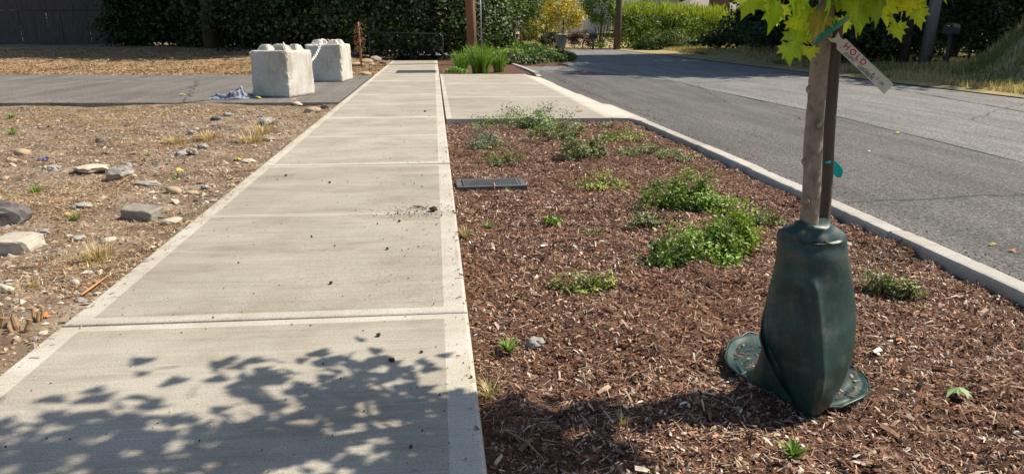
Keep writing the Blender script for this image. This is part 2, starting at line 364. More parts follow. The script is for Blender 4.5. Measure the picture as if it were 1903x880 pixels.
# ------------------------------------------------------------------ sidewalk: a row of slabs
side = empty('sidewalk', kind='structure')
LB, RB, JB, SB = .125, .125, .085, .035     # trowelled margins: left, right, at joints, at score lines
def slab(y0, y1, sk=.03):
    """one pour: two broomed fields with smooth margins, a score between, rounded edges"""
    bm = bmesh.new(); G = .011; ym = (y0 + y1) / 2
    xs = [SX0, SX0 + .006, SX0 + .018, SX0 + LB, SX1 - RB, SX1 - .018, SX1 - .006, SX1]
    xz = [-.022, -.006, 0, 0, 0, 0, -.006, -.022]
    ys = [y0 + G, y0 + G + .003, y0 + G + .012, y0 + JB, ym - SB, ym - .006, ym, ym + .006, ym + SB, y1 - JB, y1 - G - .012, y1 - G - .003, y1 - G]
    yz = [-.02, -.006, 0, 0, 0, 0, -.009, 0, 0, 0, 0, -.006, -.02]
    rr = random.Random(int(y0 * 100)); tl = rr.uniform(-.003, .003)
    vs = [[bm.verts.new((x, y + sk * (SX1 - x) / 2.03, min(a, b) + tl*(x-SX0))) for x, a in zip(xs, xz)] for y, b in zip(ys, yz)]
    for j in range(len(ys) - 1):
        for i in range(len(xs) - 1):
            f = bm.faces.new((vs[j][i], vs[j][i+1], vs[j+1][i+1], vs[j+1][i])); f.material_index = 0 if (i == 3 and j in (3, 8)) else 1
    # sides
    per = [vs[0][i] for i in range(len(xs))] + [vs[j][-1] for j in range(1, len(ys))] + [vs[-1][i] for i in range(len(xs)-2, -1, -1)] + [vs[j][0] for j in range(len(ys)-2, 0, -1)]
    low = [bm.verts.new((v.co.x, v.co.y, -.16)) for v in per]
    for k in range(len(per)):
        f = bm.faces.new((per[k], low[k], low[(k+1) % len(per)], per[(k+1) % len(per)])); f.material_index = 1
    return bmobj('slab', bm, [M['broom'], M['trowel']], side)
JY = 3.43; STEP = 4.24
for k in range(-1, 7):
    y0 = JY + k * STEP
    slab(y0, y0 + STEP if k < 6 else 33.2)
boxobj('joint_fill', (SX0 + .02, SX1 - .02, -.9, 33.2, -.2, -.04), M['joint'], side)

# kerb: cast lengths with a dirty joint between
kerb = empty('kerb', kind='structure')
def kerb_len(y0, y1, drop0=0, drop1=0, sx=0.0):
    prof = [(KX0, -.26), (KX0, -.02), (KX0 + .012, -.004), (KX0 + .03, 0), (KX1 - .04, 0), (KX1 - .012, -.008), (KX1, -.03), (KX1 + .015, -.26)]
    V = []; Fc = []; n = max(2, int((y1 - y0) / .04)); k = len(prof)
    for i in range(n + 1):
        t = i / n; y = y0 + (y1 - y0) * t; d = drop0 + (drop1 - drop0) * t
        bow = .05 * math.sin((y - 3) / 9 * math.pi)
        for (x, z) in prof:
            jx = .007 * mnoise.noise((x*5, y*2.3, z*5)) + .004 * mnoise.noise((x*9, y*11, z*9)); jz = (.004 * mnoise.noise((x*5+9, y*3.1, z)) + .003 * mnoise.noise((x*9, y*13, z*9))) if z > -.1 else 0
            V.append((x + sx + bow + jx, y, z + jz - (d if z > -.2 else 0)))
    for i in range(n):
        for j in range(k - 1): Fc.append((i*k+j, i*k+j+1, (i+1)*k+j+1, (i+1)*k+j))
    Fc.append(tuple(range(k))[::-1]); Fc.append(tuple(range(n*k, (n+1)*k)))
    return link('kerb_stone', mesh('kerb_stone', V, Fc, False), M['kerb'], kerb)
ky = [-4.5, -1.5, 1.55, 4.62, 7.0, 8.6, 11.0]
for i, (a, b) in enumerate(zip(ky[:-1], ky[1:])): kerb_len(a + .004, b - .004, sx=(-.012 if i % 2 else .004))
kerb_len(11.004, AY0 + .35, 0, .05)
kerb_len(AY1 - .3, AY1 + .6, .07, 0); kerb_len(AY1 + .608, 26.5, 0, 0); kerb_len(26.508, 31, 0, .02, .0)

# driveway apron: panels and sloping gutter pieces
apron = empty('driveway_apron', kind='structure')
def panel(name, quad, m0=None, mg=.09):
    """a cast panel from four corners (x,y,z): broomed field, trowelled margin, sides"""
    q = [Vector(p) for p in quad]; c = sum(q, Vector()) / 4; bm = bmesh.new()
    inn = []
    for i in range(4):
        a, b = (q[i-1] - q[i]).normalized(), (q[(i+1) % 4] - q[i]).normalized(); inn.append(q[i] + (a + b) * mg)
    o = [bm.verts.new(p) for p in q]; n_ = [bm.verts.new(p) for p in inn]; lo = [bm.verts.new((p.x, p.y, p.z - .2)) for p in q]
    f = bm.faces.new(n_); f.material_index = 0
    for i in range(4):
        j = (i+1) % 4; bm.faces.new((o[i], o[j], n_[j], n_[i])).material_index = 1; bm.faces.new((o[i], lo[i], lo[j], o[j])).material_index = 1
    return bmobj(name, bm, m0 or [M['broom'], M['trowel']], apron)
ax0, ax1, ax2 = SX1 + .03, 2.93, 3.42
yb = [AY0, 15.4, 19.3, AY1]
for a, b in zip(yb[:-1], yb[1:]):
    panel('panel', [(ax0, a + .006, -.002), (ax1, a + .006, -.02), (ax1, b - .006, -.02), (ax0, b - .006, -.002)])
for a, b, x in ((AY0 + .36, 14.6, 3.66), (14.6, 17.0, 3.5), (17.0, 20.2, 3.42), (20.2, AY1 - .32, 3.42)):
    panel('gutter', [(ax1 + .012, a + .005, -.026), (x, a + .005, RZ + .012), (x - .03, b - .005, RZ + .012), (ax1 + .012, b - .005, -.026)], [M['trowel'], M['trowel']], .05)
panel('gutter', [(ax1 + .012, AY0, -.02), (KX0 - .004, AY0, -.03), (KX0 - .004, AY0 + .35, -.03), (ax1 + .012, AY0 + .35, -.024)], [M['trowel'], M['trowel']], .05)
boxobj('joint_fill', (SX1 + .0015, ax0 - .001, AY0, AY1, -.2, -.03), M['joint'], apron)

# ------------------------------------------------------------------ loose surface stuff
def pick(rng, pal, n, jit=.18):
    pal = np.array(pal); w_ = pal[:, 3] / pal[:, 3].sum(); c = pal[rng.choice(len(pal), n, p=w_), :3]
    return c * (1 + jit * rng.normal(size=(n, 1))).clip(.5, 1.6)
# bark mulch
n = 240000
X = rng.uniform(SX1 + .015, KX0 - .01, n); Y = rng.uniform(1.2, AY0 - .03, n)
keep = rng.random(n) < np.where(Y < 6, 1.0, .62); X, Y = X[keep], Y[keep]; n = len(X)
ns_ = 260; X[:ns_] = SX1 - .004 - rng.exponential(.055, ns_).clip(0, .5)
P = np.stack([X, Y, mulch_z(X, Y) + .003], 1); P[:ns_, 2] = .003
N = rng.normal(size=(n, 3)) * [.6, .6, .1] + [0, 0, 1]
ln = rng.lognormal(math.log(.0115), .62, n).clip(.004, .075); wd = ln * rng.uniform(.18, .6, n)
wd = np.where(ln > .03, ln*rng.uniform(.1, .3, n), wd)
cols = pick(rng, [(.095, .042, .026, 4), (.23, .11, .066, 4), (.35, .19, .122, 3.6), (.46, .33, .235, 3.2), (.58, .48, .38, 1.7), (.70, .65, .58, .35), (.03, .019, .015, 2.4)], n)
pt = vnoise(X, Y, 1.3, 61) + .6 * vnoise(X, Y, 4, 62)
cols = cols * (1 + .22 * np.clip(pt, -1, 1))[:, None]; red_ = (np.clip(pt * -1.2, 0, 1) * .5)[:, None]; cols = cols * (1 - red_) + red_ * np.array([.25, .105, .055]) * (.6 + .8 * rng.random((n, 1)))
P[:, 2] += np.abs(N[:, :2]).max(1) * ln * .25
o = scatter('bark_mulch', *CHIP, P, np.stack([wd, ln, ln * .6], 1), basis(N, rng), M['chip'], cols=cols)
tag(o, 'reddish brown bark chips covering the planting bed', 'mulch', kind='stuff')
# thin twigs and needles in the mulch
n = 30000
X = rng.uniform(SX1 + .02, KX0 - .03, n); Y = 1.2 + (AY0 - 1.3) * rng.random(n)**1.4
P = np.stack([X, Y, mulch_z(X, Y) + .012], 1); N = rng.normal(size=(n, 3)) * [.25, .25, .1] + [0, 0, 1]
ln = rng.lognormal(math.log(.035), .5, n).clip(.012, .12)
cols = pick(rng, [(.36, .24, .15, 3), (.55, .44, .32, 2.5), (.17, .09, .06, 3), (.36, .17, .09, 1)], n)
o = scatter('mulch_twigs', *STRAW, P, np.stack([rng.uniform(.0012, .003, n), ln, ln], 1), basis(N, rng), M['chip'], cols=cols)
tag(o, 'thin dry twigs strewn through the bark mulch', 'twigs', kind='stuff')

# stones, gravel and straw of the vacant lot
def lot_pts(n, y0=1.2, y1=14.3, pw=1.0):
    Y = y0 + (y1 - y0) * rng.random(n)**pw; X = SX0 - .01 - rng.random(n) * (.75 * Y + 1.2)
    return X, Y
n = 100000
X, Y = lot_pts(n, pw=.75)
dens = .5 + .5 * vnoise(X, Y, .8, 31); near = np.exp(-(SX0 - X) / 1.2)
keep = rng.random(n) < np.clip(.4 + .55 * dens + .3 * near * (Y > 6), 0, 1); X, Y = X[keep], Y[keep]; n = len(X)
s = rng.lognormal(math.log(.0088), .55, n).clip(.004, .045)
P = np.stack([X, Y, lot_z(X, Y) + s * .12], 1)
fr = basis(rng.normal(size=(n, 3)) * [.3, .3, .1] + [0, 0, 1], rng)
cols = pick(rng, [(.34, .26, .18, 4), (.42, .35, .27, 3), (.25, .22, .19, 3), (.48, .41, .32, 1.5), (.31, .20, .12, 4), (.17, .12, .09, 2), (.56, .52, .46, .2)], n, .12)
o = scatter('gravel', *OCT, P, np.stack([s * rng.uniform(.8, 1.5, n), s * rng.uniform(.7, 1.1, n), s * rng.uniform(.4, .8, n)], 1), fr, M['pebble'], cols=cols, jit=.14, rng=rng)
tag(o, 'loose gravel scattered over the vacant dirt lot', 'gravel', kind='stuff')
n = 170000
X, Y = lot_pts(n, pw=.8)
dens = vnoise(X, Y, .9, 33) + .5*vnoise(X, Y, 3, 34)
keep = rng.random(n) < np.clip(.42 + 1.0 * dens, .08, 1); dens = dens[keep]; X, Y = X[keep], Y[keep]; n = len(X)
ns_ = 550; X[:ns_] = SX0 + .015 + rng.exponential(.045, ns_).clip(0, .5)
P = np.stack([X, Y, lot_z(X, Y) + .008], 1); P[:ns_, 2] = .004; N = rng.normal(size=(n, 3)) * [.3, .3, .1] + [0, 0, 1]
ln = rng.lognormal(math.log(.045), .5, n).clip(.012, .17)
cols = pick(rng, [(.45, .32, .19, 4), (.6, .46, .29, 3), (.29, .18, .10, 4), (.15, .09, .055, 4), (.38, .18, .08, 1)], n); cols = cols * (1 + .35 * np.clip(dens, -1, 1))[:, None]
o = scatter('straw_litter', *STRAW, P, np.stack([rng.uniform(.002, .006, n), ln, ln], 1), basis(N, rng), M['blade'], cols=cols)
tag(o, 'dry straw and dead weed stems lying on the vacant lot', 'straw', kind='stuff')
n = 5000; X = KX1 + .03 + rng.exponential(.14, n).clip(0, 1.2) + .05 * np.sin((np.linspace(0, 1, n) * 0 + 1)); Y = rng.uniform(2, 22, n); s = rng.lognormal(math.log(.004), .5, n).clip(.0015, .014); X = np.where(Y > AY0, X + .3, X)
tag(scatter('gutter_grit', *OCT, np.stack([X, Y, np.full(n, RZ + .006) + s * .3], 1), s, basis(rng.normal(size=(n, 3)), rng), M['pebble'], cols=pick(rng, [(.3, .25, .2, 3), (.15, .1, .07, 3), (.45, .4, .33, 1)], n)), 'fine grit and crumbs lying in the gutter beside the kerb', 'grit', kind='stuff')
n = 9000; X, Y = lot_pts(n, pw=.8); dn_ = vnoise(X, Y, .9, 33) + .5 * vnoise(X, Y, 3, 34); keep = (dn_ + .25 * rng.normal(size=n)) > .35; X, Y = X[keep], Y[keep]; n = len(X)
Xb, Yb, Zb = basis(rng.normal(size=(n, 3)) * [1, 1, .1], rng, rng.normal(size=(n, 3)) * [.9, .9, .1] + [0, 0, .7]); hb = rng.uniform(.02, .075, n)
tag(scatter('dead_grass', [(-.5, 0, 0), (.5, 0, 0), (.1, 1, .15), (-.1, 1, .15)], [(0, 1, 2, 3)], np.stack([X, Y, lot_z(X, Y) - .003], 1), np.stack([rng.uniform(.004, .009, n), hb, hb], 1), (Xb, Yb, Zb), M['blade'], cols=pick(rng, [(.6, .45, .26, 3), (.48, .34, .19, 3), (.3, .2, .11, 2)], n)), 'short dead golden grass standing in patches on the lot', 'grass', kind='stuff')
# litter beyond the driveway
n = 60000
Y = DY1 + .3 + 16 * rng.random(n)**1.3; X = SX0 - .05 - rng.random(n) * (.72 * Y)
keep = Y > DY1 + .15 + (-X - 1.9) * .13; X, Y = X[keep], Y[keep]; n = len(X)
P = np.stack([X, Y, dry_z(X, Y) + .01], 1); N = rng.normal(size=(n, 3)) * [.6, .6, .1] + [0, 0, .8]; ln = rng.lognormal(math.log(.06), .5, n).clip(.02, .18)
cols = pick(rng, [(.48, .33, .2, 4), (.6, .45, .29, 2), (.32, .19, .11, 5), (.17, .1, .06, 4)], n) * (1 + .35 * vnoise(X, Y, .8, 71) + .2 * vnoise(X, Y, 3, 72))[:, None]
o = scatter('leaf_litter', *DIAM, P, np.stack([ln * .5, ln, ln], 1), basis(N, rng), M['blade'], cols=cols)
tag(o, 'tan leaf litter on the ground beyond the driveway', 'leaf litter', kind='stuff')
# dry and green grass on the verge and bank across the road
n = 42000
Y = rng.uniform(8, 55, n); X = 13.75 + .065*np.maximum(Y-15, 0) + rng.random(n)**1.5 * 9
P = np.stack([X, Y, bank_z(X, Y)], 1); hgt = rng.uniform(.06, .2, n) * (1 + 1.6 * sstep(14.8, 16.5, X) * (1 - sstep(21, 26, Y)))
up = rng.normal(size=(n, 3)) * [.35, .35, .05] + [0, 0, 1]
side_n = rng.normal(size=(n, 3)) * [1, 1, .1]
X_, Y_, Z_ = basis(side_n, rng, up)
grn = (vnoise(X, Y, .6, 40) + .9 * sstep(14.8, 16, X) * (1 - sstep(21, 26, Y)) - .4) > rng.normal(size=n) * .25
cols = np.where(grn[:, None], pick(rng, [(.12, .17, .05, 2), (.18, .22, .07, 2)], n), pick(rng, [(.52, .42, .22, 3), (.42, .33, .17, 2), (.33, .25, .13, 1)], n))
o = scatter('verge_grass', [(-.5, 0, 0), (.5, 0, 0), (.15, 1, .1), (-.15, 1, .1)], [(0, 1, 2, 3)], P, np.stack([rng.uniform(.012, .035, n), hgt, hgt], 1), (X_, Y_, Z_), M['blade'], cols=cols)
tag(o, 'rough dry and green grass along the far side of the road', 'grass', kind='stuff')

# ------------------------------------------------------------------ stones that can be picked out
_icos = {}
def rock_mesh(seed, sx, sy, sz_, rough=.25, flat=0, sub=3):
    bm = bmesh.new(); bmesh.ops.create_icosphere(bm, subdivisions=sub, radius=1)
    off = Vector((seed * 3.7, seed * 1.3, seed * 9.1))
    for v in bm.verts:
        d = v.co.normalized(); k = 1 + rough * mnoise.noise(d * 1.1 + off) + rough * .5 * mnoise.noise(d * 2.7 + off) + rough * .2 * mnoise.noise(d * 7 + off)
        if flat: d = Vector([math.copysign(abs(c)**(1 - flat), c) for c in d])
        v.co = Vector((d.x * sx, d.y * sy, d.z * sz_)) * k
    me = bpy.data.meshes.new('stone'); bm.to_mesh(me); bm.free(); me.polygons.foreach_set('use_smooth', np.full(len(me.polygons), rough < .22)); return me
def stone_mat(name, c, v=.25): return mat_noise(name, [(.3, tuple(x * (1 - v) for x in c)), (.7, tuple(x * (1 + v) for x in c))], 14, .9, .5, 60, .006, detail=8)
SM = {'tan': stone_mat('tan_stone', (.40, .31, .2), .12), 'white': stone_mat('pale_stone', (.5, .43, .33), .12), 'grey': stone_mat('grey_stone', (.31, .29, .26), .3),
      'dark': stone_mat('dark_stone', (.13, .12, .11), .5), 'conc': stone_mat('broken_concrete', (.44, .40, .33), .2), 'orange': stone_mat('orange_stone', (.5, .31, .16), .15)}
def stone(u, v, wpx, hpx, m, label, rough=.15, flat=0, rz=0, zf=lot_z, name='stone', dz=.45, cat='stone'):
    p = px(u, v, -.05); D = p.y; k = sz(1, D); sx = wpx * k / 2; sz_ = max(hpx * k / 2 * .95, .012); sy = sx * rnd.uniform(.65, .85)
    z = float(zf(p.x, p.y)); me = rock_mesh(u * .37 + v, sx, sy, sz_, rough * 1.7, flat)
    o = link(name, me, SM[m] if isinstance(m, str) else m, None, (p.x, p.y + sy * .5, z + sz_ * (1 - dz)), (rnd.uniform(-.1, .1), rnd.uniform(-.1, .1), rz))
    return tag(o, label, cat, 'stones lying on the dirt lot')
S = [(38, 286, 26, 16, 'tan', 'smooth rounded tan cobble near the left edge of the dirt lot', .1),
     (165, 324, 58, 16, 'white', 'long flat whitish stone lying left of the grey rock', .18),
     (222, 334, 40, 30, 'grey', 'angular grey rock leaning against a smaller one mid lot', .3),
     (237, 314, 16, 14, 'grey', 'small round grey stone perched behind the angular grey rock', .12),
     (321, 358, 32, 18, 'tan', 'smooth oval tan cobble right of the grey flat stones', .08),
     (317, 414, 36, 15, 'white', 'broad flat cream stone right of the broken block', .14),
     (272, 346, 46, 10, 'grey', 'thin flat grey slab of stone behind the tan oval cobble', .2),
     (382, 350, 20, 13, 'grey', 'grey chunk of stone near the sidewalk edge above the cobble', .3),
     (356, 360, 20, 9, 'tan', 'low tan stone between the oval cobble and the sidewalk', .2),
     (100, 320, 24, 12, 'grey', 'pale grey stone left of the long whitish stone', .3),
     (200, 447, 28, 13, 'white', 'white oval stone above the dry grass tuft', .15),
     (138, 528, 17, 16, 'white', 'round whitish pebble beside the orange twig', .08),
     (78, 432, 22, 12, 'grey', 'small grey stone touching the broken concrete slab', .28),
     (142, 442, 26, 12, 'grey', 'mottled grey stone left of the white oval stone', .3),
     (125, 436, 12, 10, 'white', 'small white pebble between two grey stones near the slab', .2),
     (150, 385, 34, 12, 'grey', 'bluish grey cracked stone above the orange stone', .35),
     (122, 402, 16, 11, 'orange', 'small orange stone near the green weed on the lot', .15),
     (358, 290, 20, 15, 'grey', 'rough grey stone in the row of three by the dry grass', .3),
     (335, 292, 18, 12, 'grey', 'grey stone left end of the row of three', .28),
     (377, 278, 18, 12, 'grey', 'upper stone of the row of three grey stones', .25),
     (186, 268, 15, 10, 'dark', 'dark grey stone alone in the middle of the lot', .3),
     (356, 250, 18, 11, 'grey', 'pointed pale stone far back in the lot', .3),
     (421, 217, 15, 8, 'grey', 'small rounded grey stone near the driveway edge', .18),
     (400, 226, 18, 9, 'dark', 'dark flat stone near the driveway edge', .3),
     (492, 232, 28, 17, 'grey', 'rough grey rock close to the sidewalk and dry tufts', .32),
     (498, 262, 24, 8, 'grey', 'flat grey stone hugging the sidewalk edge', .25),
     (460, 302, 26, 9, 'white', 'pale gravelly lump at the sidewalk edge by the joint', .35),
     (85, 316, 12, 8, 'white', 'tiny pale stone at the left near the purple wrapper', .2),
     (20, 302, 16, 9, 'tan', 'small tan stone below the rounded cobble at left', .2),
     (580, 208, 32, 17, 'tan', 'large pale tan stone at the corner of driveway and sidewalk', .16),
     (552, 196, 22, 9, 'white', 'whitish stone lying against the driveway edge', .2),
     (603, 203, 15, 11, 'dark', 'dark rock wedged between the tan stone and the sidewalk', .3),
     (545, 190, 14, 8, 'orange', 'orange brown stone beneath the nearer concrete block', .2),
     (10, 545, 26, 16, 'white', 'pale stone cut by the left edge of the picture', .15),
     (395, 372, 14, 8, 'grey', 'little grey stone right by the sidewalk margin', .3),
     (150, 560, 20, 9, 'grey', 'low grey stone near the cut stems', .25),
     (180, 545, 14, 9, 'white', 'white chip of stone next to the sidewalk near the cut stems', .25)]
for u, v, a, b, m, lab, r in S: stone(u, v, a, b, m, lab, r, rz=rnd.uniform(-.5, .5))
o = stone(18, 460, 84, 38, 'conc', 'broken slab of tan concrete at the left edge of the lot', .16, .55, -.2, name='concrete_chunk', cat='rubble')
o = stone(0, 416, 66, 52, 'dark', 'big dark grey jagged rubble boulder at the left edge', .35, .2, .4, name='rubble_boulder', cat='rubble')
# broken piece of block
p = px(260, 402, -.05); bm = bmesh.new(); box(bm, -.145, .145, -.08, .08, -.045, .055, .008)
bmesh.ops.subdivide_edges(bm, edges=bm.edges[:], cuts=3, use_grid_fill=True)
for v in bm.verts: v.co += .008 * Vector((mnoise.noise(v.co * 22), mnoise.noise(v.co * 22 + Vector((5, 0, 0))), mnoise.noise(v.co * 22 + Vector((0, 7, 0)))))
o = bmobj('brick_fragment', bm, stone_mat('fragment', (.26, .235, .2)), loc=(p.x, p.y + .06, float(lot_z(p.x, p.y)) + .05), rot=(.08, .06, -.35))
tag(o, 'broken rectangular grey concrete brick lying on the dirt lot', 'brick')
# rocks in the mulch
mz = lambda x, y: mulch_z(x, y)
for u, v, a, b, m, lab, r in [(995, 640, 34, 24, 'grey', 'grey rough stone in the mulch right of the small weed', .3), (1574, 444, 30, 10, 'grey', 'smooth flat grey stone in the mulch behind the watering bag', .1),
                             (1232, 622, 9, 7, 'white', 'tiny white pebble in the middle of the mulch', .2)]:
    o = stone(u, v, a, b, m, lab, r, zf=mz); o['group'] = 'stones lying in the mulch'
# rock pile past the driveway
for u, v, a, b, m, lab in [(662, 122, 26, 9, 'tan', 'flat tan rock at the foot of the dead sapling'), (680, 116, 26, 10, 'tan', 'tan boulder in the rock pile beside the dead sapling'), (697, 114, 24, 14, 'grey', 'grey boulder on the right of the rock pile'),
                           (658, 108, 30, 7, 'grey', 'long grey rock at the back of the rock pile'), (678, 138, 20, 8, 'tan', 'buff boulder on the slope beside the sidewalk'), (690, 119, 9, 5, 'white', 'small white rock in front of the rock pile'), (712, 117, 14, 6, 'dark', 'low dark rock at the right end of the rock pile')]:
    p = px(u, v, 0); D = p.y; k = sz(1, D); sx = a*k/2; sz_ = b*k/2; sy = sx*.8; z = float(dry_z(p.x, p.y))
    tag(link('boulder', rock_mesh(u, sx, sy, sz_, .25), SM[m], None, (p.x, p.y + sy, z + sz_*.6)), lab, 'rock', 'rocks piled past the driveway')

# ------------------------------------------------------------------ foliage builders
def clump_pts(rng, n, rad, clumps, spread, lo=-.2, shell=.65):
    """points in an uneven crown of half-axes rad; returns points and outward normals"""
    d = rng.normal(size=(clumps, 3)); d /= np.linalg.norm(d, axis=1, keepdims=True); d[:, 2] = np.where(d[:, 2] < lo, -d[:, 2] * .6, d[:, 2])
    cc = d * (shell + (1 - shell) * rng.random((clumps, 1))); k = rng.integers(0, clumps, n); sp_ = spread * rng.uniform(.6, 1.3, (clumps, 1))
    q = cc[k] + rng.normal(size=(n, 3)) * sp_[k]; return q * np.array(rad), q, k
def shrub_leaves(name, n, rad, size, pal, parent, mat, clumps=14, spread=.2, seed=0, lo=-.1, shell=.45, up=.7, tmpl=OVAL, zmin=.01, cvar=.2):
    """several unequal mounds, each of leafy sprays"""
    r = np.random.default_rng(seed); nm = max(3, min(8, n // 350)); mc = r.normal(size=(nm, 2)) * [.5, .5]; mr = r.uniform(.35, .75, nm); mc[0] = 0; mr[0] = .7
    w_ = mr**2 / (mr**2).sum(); m_ = r.choice(nm, clumps, p=w_)
    d = r.normal(size=(clumps, 3)); d /= np.linalg.norm(d, axis=1, keepdims=True); d[:, 2] = np.abs(d[:, 2])
    rr = (.3 + .7 * r.random((clumps, 1))**.6) * mr[m_][:, None]; cc = d * rr; cc[:, :2] += mc[m_]; cc[:, 2] *= r.uniform(.8, 1.45, clumps)
    k = r.integers(0, clumps, n); sp_ = spread * r.uniform(.35, 1.0, (clumps, 1)); q = cc[k] + r.normal(size=(n, 3)) * sp_[k]; P = q * np.array(rad); P[:, 2] = np.maximum(P[:, 2], zmin + .02 * r.random(n))
    N = q * .5 + r.normal(size=(n, 3)) * .5 + [0, 0, up]; s = size * r.uniform(.6, 1.25, n)
    cols = pick(r, pal, n, cvar) * (1 + .28 * r.normal(size=(clumps, 1)))[k].clip(.55, 1.6)
    return scatter(name, *tmpl, P, s, basis(N, r), mat, parent, cols)
def stems(parent, n, rad, mat, seed=0, th=.0025):
    r = random.Random(seed); L = []
    for _ in range(n):
        a = r.uniform(0, 6.28); e = Vector((math.cos(a) * rad[0] * r.uniform(.3, .85), math.sin(a) * rad[1] * r.uniform(.3, .85), rad[2] * r.uniform(.4, .95)))
        b = Vector((e.x * .15, e.y * .15, -.02)); m_ = b.lerp(e, .5) + Vector((0, 0, rad[2] * .15)); L.append(([b, m_, e], [th, th * .8, th * .4]))
    return tubes('stems', L, mat, parent, n=4)
G1 = [(.17, .27, .04, 4), (.25, .36, .055, 3), (.09, .17, .03, 2), (.34, .44, .10, 1.5)]
G2 = [(.19, .24, .09, 3), (.25, .29, .12, 2), (.32, .29, .16, 1), (.12, .16, .06, 2)]
G3 = [(.27, .31, .07, 3), (.35, .35, .11, 2), (.17, .21, .05, 2)]
def shrub(u, v, wpx, hpx, pal, n, label, size=.022, dense=True, seed=0):
    """v is the row of the shrub's middle of foot; wpx, hpx its drawn size"""
    p = px(u, v, -.06); k = sz(1, p.y); far_ = float(sstep(6, 9, p.y)); rx = wpx * k / 2 * (1.15 + .25 * far_) * (.86 if dense and p.y < 6.5 else 1 if dense else 1.18); ry = rx * (.68 + .2 * far_); rz_ = max(.06, hpx * k * (1.12 if dense else .85))
    c = empty('shrub', (p.x, p.y, float(mulch_z(p.x, p.y))), rnd.uniform(-.2, .2), label, 'shrub', 'low shrubs in the mulch bed')
    shrub_leaves('foliage', int(n * (2.0 + .8 * far_) * (1 if dense else .7)), (rx, ry, rz_), size * 1.42, pal, c, M['leaf'], clumps=int(14 + n / 45), spread=.15 if dense else .13, seed=seed + u, shell=.5 if dense else .35)
    stems(c, 16 if dense else 22, (rx, ry, rz_), M['twig'], seed + u); return c
SH = [(1310, 475, 215, 105, G1, 3600, 'largest bushy green shrub nearest the watering bag', .024, 1),
      (1278, 385, 145, 70, G1, 2400, 'dense round green shrub just behind the largest shrub', .022, 1),
      (1427, 418, 85, 42, G2, 700, 'thin open shrub behind the bag next to the kerb', .02, 0),
      (1075, 540, 125, 55, G3, 650, 'sparse yellowish shrub alone in the middle of the mulch', .018, 0),
      (1098, 437, 44, 20, G2, 220, 'tiny sparse shrub left of the largest shrub', .015, 0),
      (1026, 411, 42, 22, G1, 320, 'small fresh green shrub right of the utility cover', .018, 0),
      (1115, 348, 110, 34, G3, 650, 'straggly low yellow green shrub beyond the utility cover', .02, 0),
      (988, 236, 110, 46, [(.19, .27, .11, 3), (.26, .34, .16, 2)], 1100, 'grey green shrub overhanging the driveway apron edge', .026, 1),
      (1040, 258, 80, 40, G2, 800, 'middle shrub of the row running from the apron', .024, 1),
      (1090, 292, 75, 46, G2, 950, 'rounded shrub at the near end of the row', .024, 1),
      (902, 270, 72, 60, [(.2, .25, .13, 3), (.27, .29, .17, 2)], 750, 'grey leafy shrub close to the sidewalk edge', .022, 0),
      (945, 305, 66, 40, G2, 600, 'loose shrub right of the grey sidewalk shrub', .02, 0),
      (1165, 258, 80, 34, G3, 600, 'yellow green shrub close to the kerb corner', .024, 0),
      (1195, 288, 105, 34, G2, 700, 'wide low shrub by the kerb in front of its neighbour', .022, 0),
      (1638, 548, 110, 76, G2, 900, 'thin spreading shrub right of the watering bag', .018, 0),
      (1205, 418, 80, 38, G2, 450, 'wispy greyish shrub left of the two dense shrubs', .018, 0),
      (908, 232, 44, 22, G2, 300, 'small grey shrub at the corner of apron and sidewalk', .022, 0),
      (1130, 238, 30, 14, G3, 120, 'tiny shrub beside the apron corner', .02, 0)]
for i, (u, v, a, b, pal, n_, lab, s_, dn) in enumerate(SH): shrub(u, v, a, b, pal, n_, lab, s_, bool(dn), i)
# weeds and tufts
def tuft(u, v, hpx, n, pal, label, zf=mulch_z, spread=.6, wd=.005, name='grass_tuft', seed=0, cat='grass', group='weeds and tufts'):
    p = px(u, v, -.06); k = sz(1, p.y); h = hpx * k; r = np.random.default_rng(u + v + seed)
    c = empty(name, (p.x, p.y, float(zf(p.x, p.y)) - .005), 0, label, cat, group); V = []; Fc = []; CC = []
    cl = pick(r, pal, n)
    for i in range(n):
        a = r.uniform(0, 6.28); L = h * r.uniform(.5, 1.1); lean = r.uniform(.1, spread); b = np.array([math.cos(a), math.sin(a), 0]); s = np.array([-b[1], b[0], 0])
        o_ = b * r.uniform(0, .3) * h * spread * (3.2 if n > 100 else 1)
        base = len(V)
        for t, w_ in ((0, 1), (.4, .9), (.75, .6), (1, .1)):
            q = o_ + b * L * lean * t**1.6 * 1.3 + np.array([0, 0, L * (t - .35 * lean * t * t)]); V += [q - s * wd * w_ / 2, q + s * wd * w_ / 2]; CC += [cl[i]] * 2
        for j in range(3): Fc.append((base + 2*j, base + 2*j+1, base + 2*j+3, base + 2*j+2))
    link('blades', mesh('blades', V, np.array(Fc), False, np.array(CC)), M['blade'], c); return c
GR = [(.2, .32, .06, 3), (.3, .42, .1, 2), (.13, .24, .04, 2)]; DG = [(.62, .48, .29, 3), (.5, .37, .21, 3), (.36, .25, .14, 1)]; MX = DG + [(.2, .28, .08, 4)]
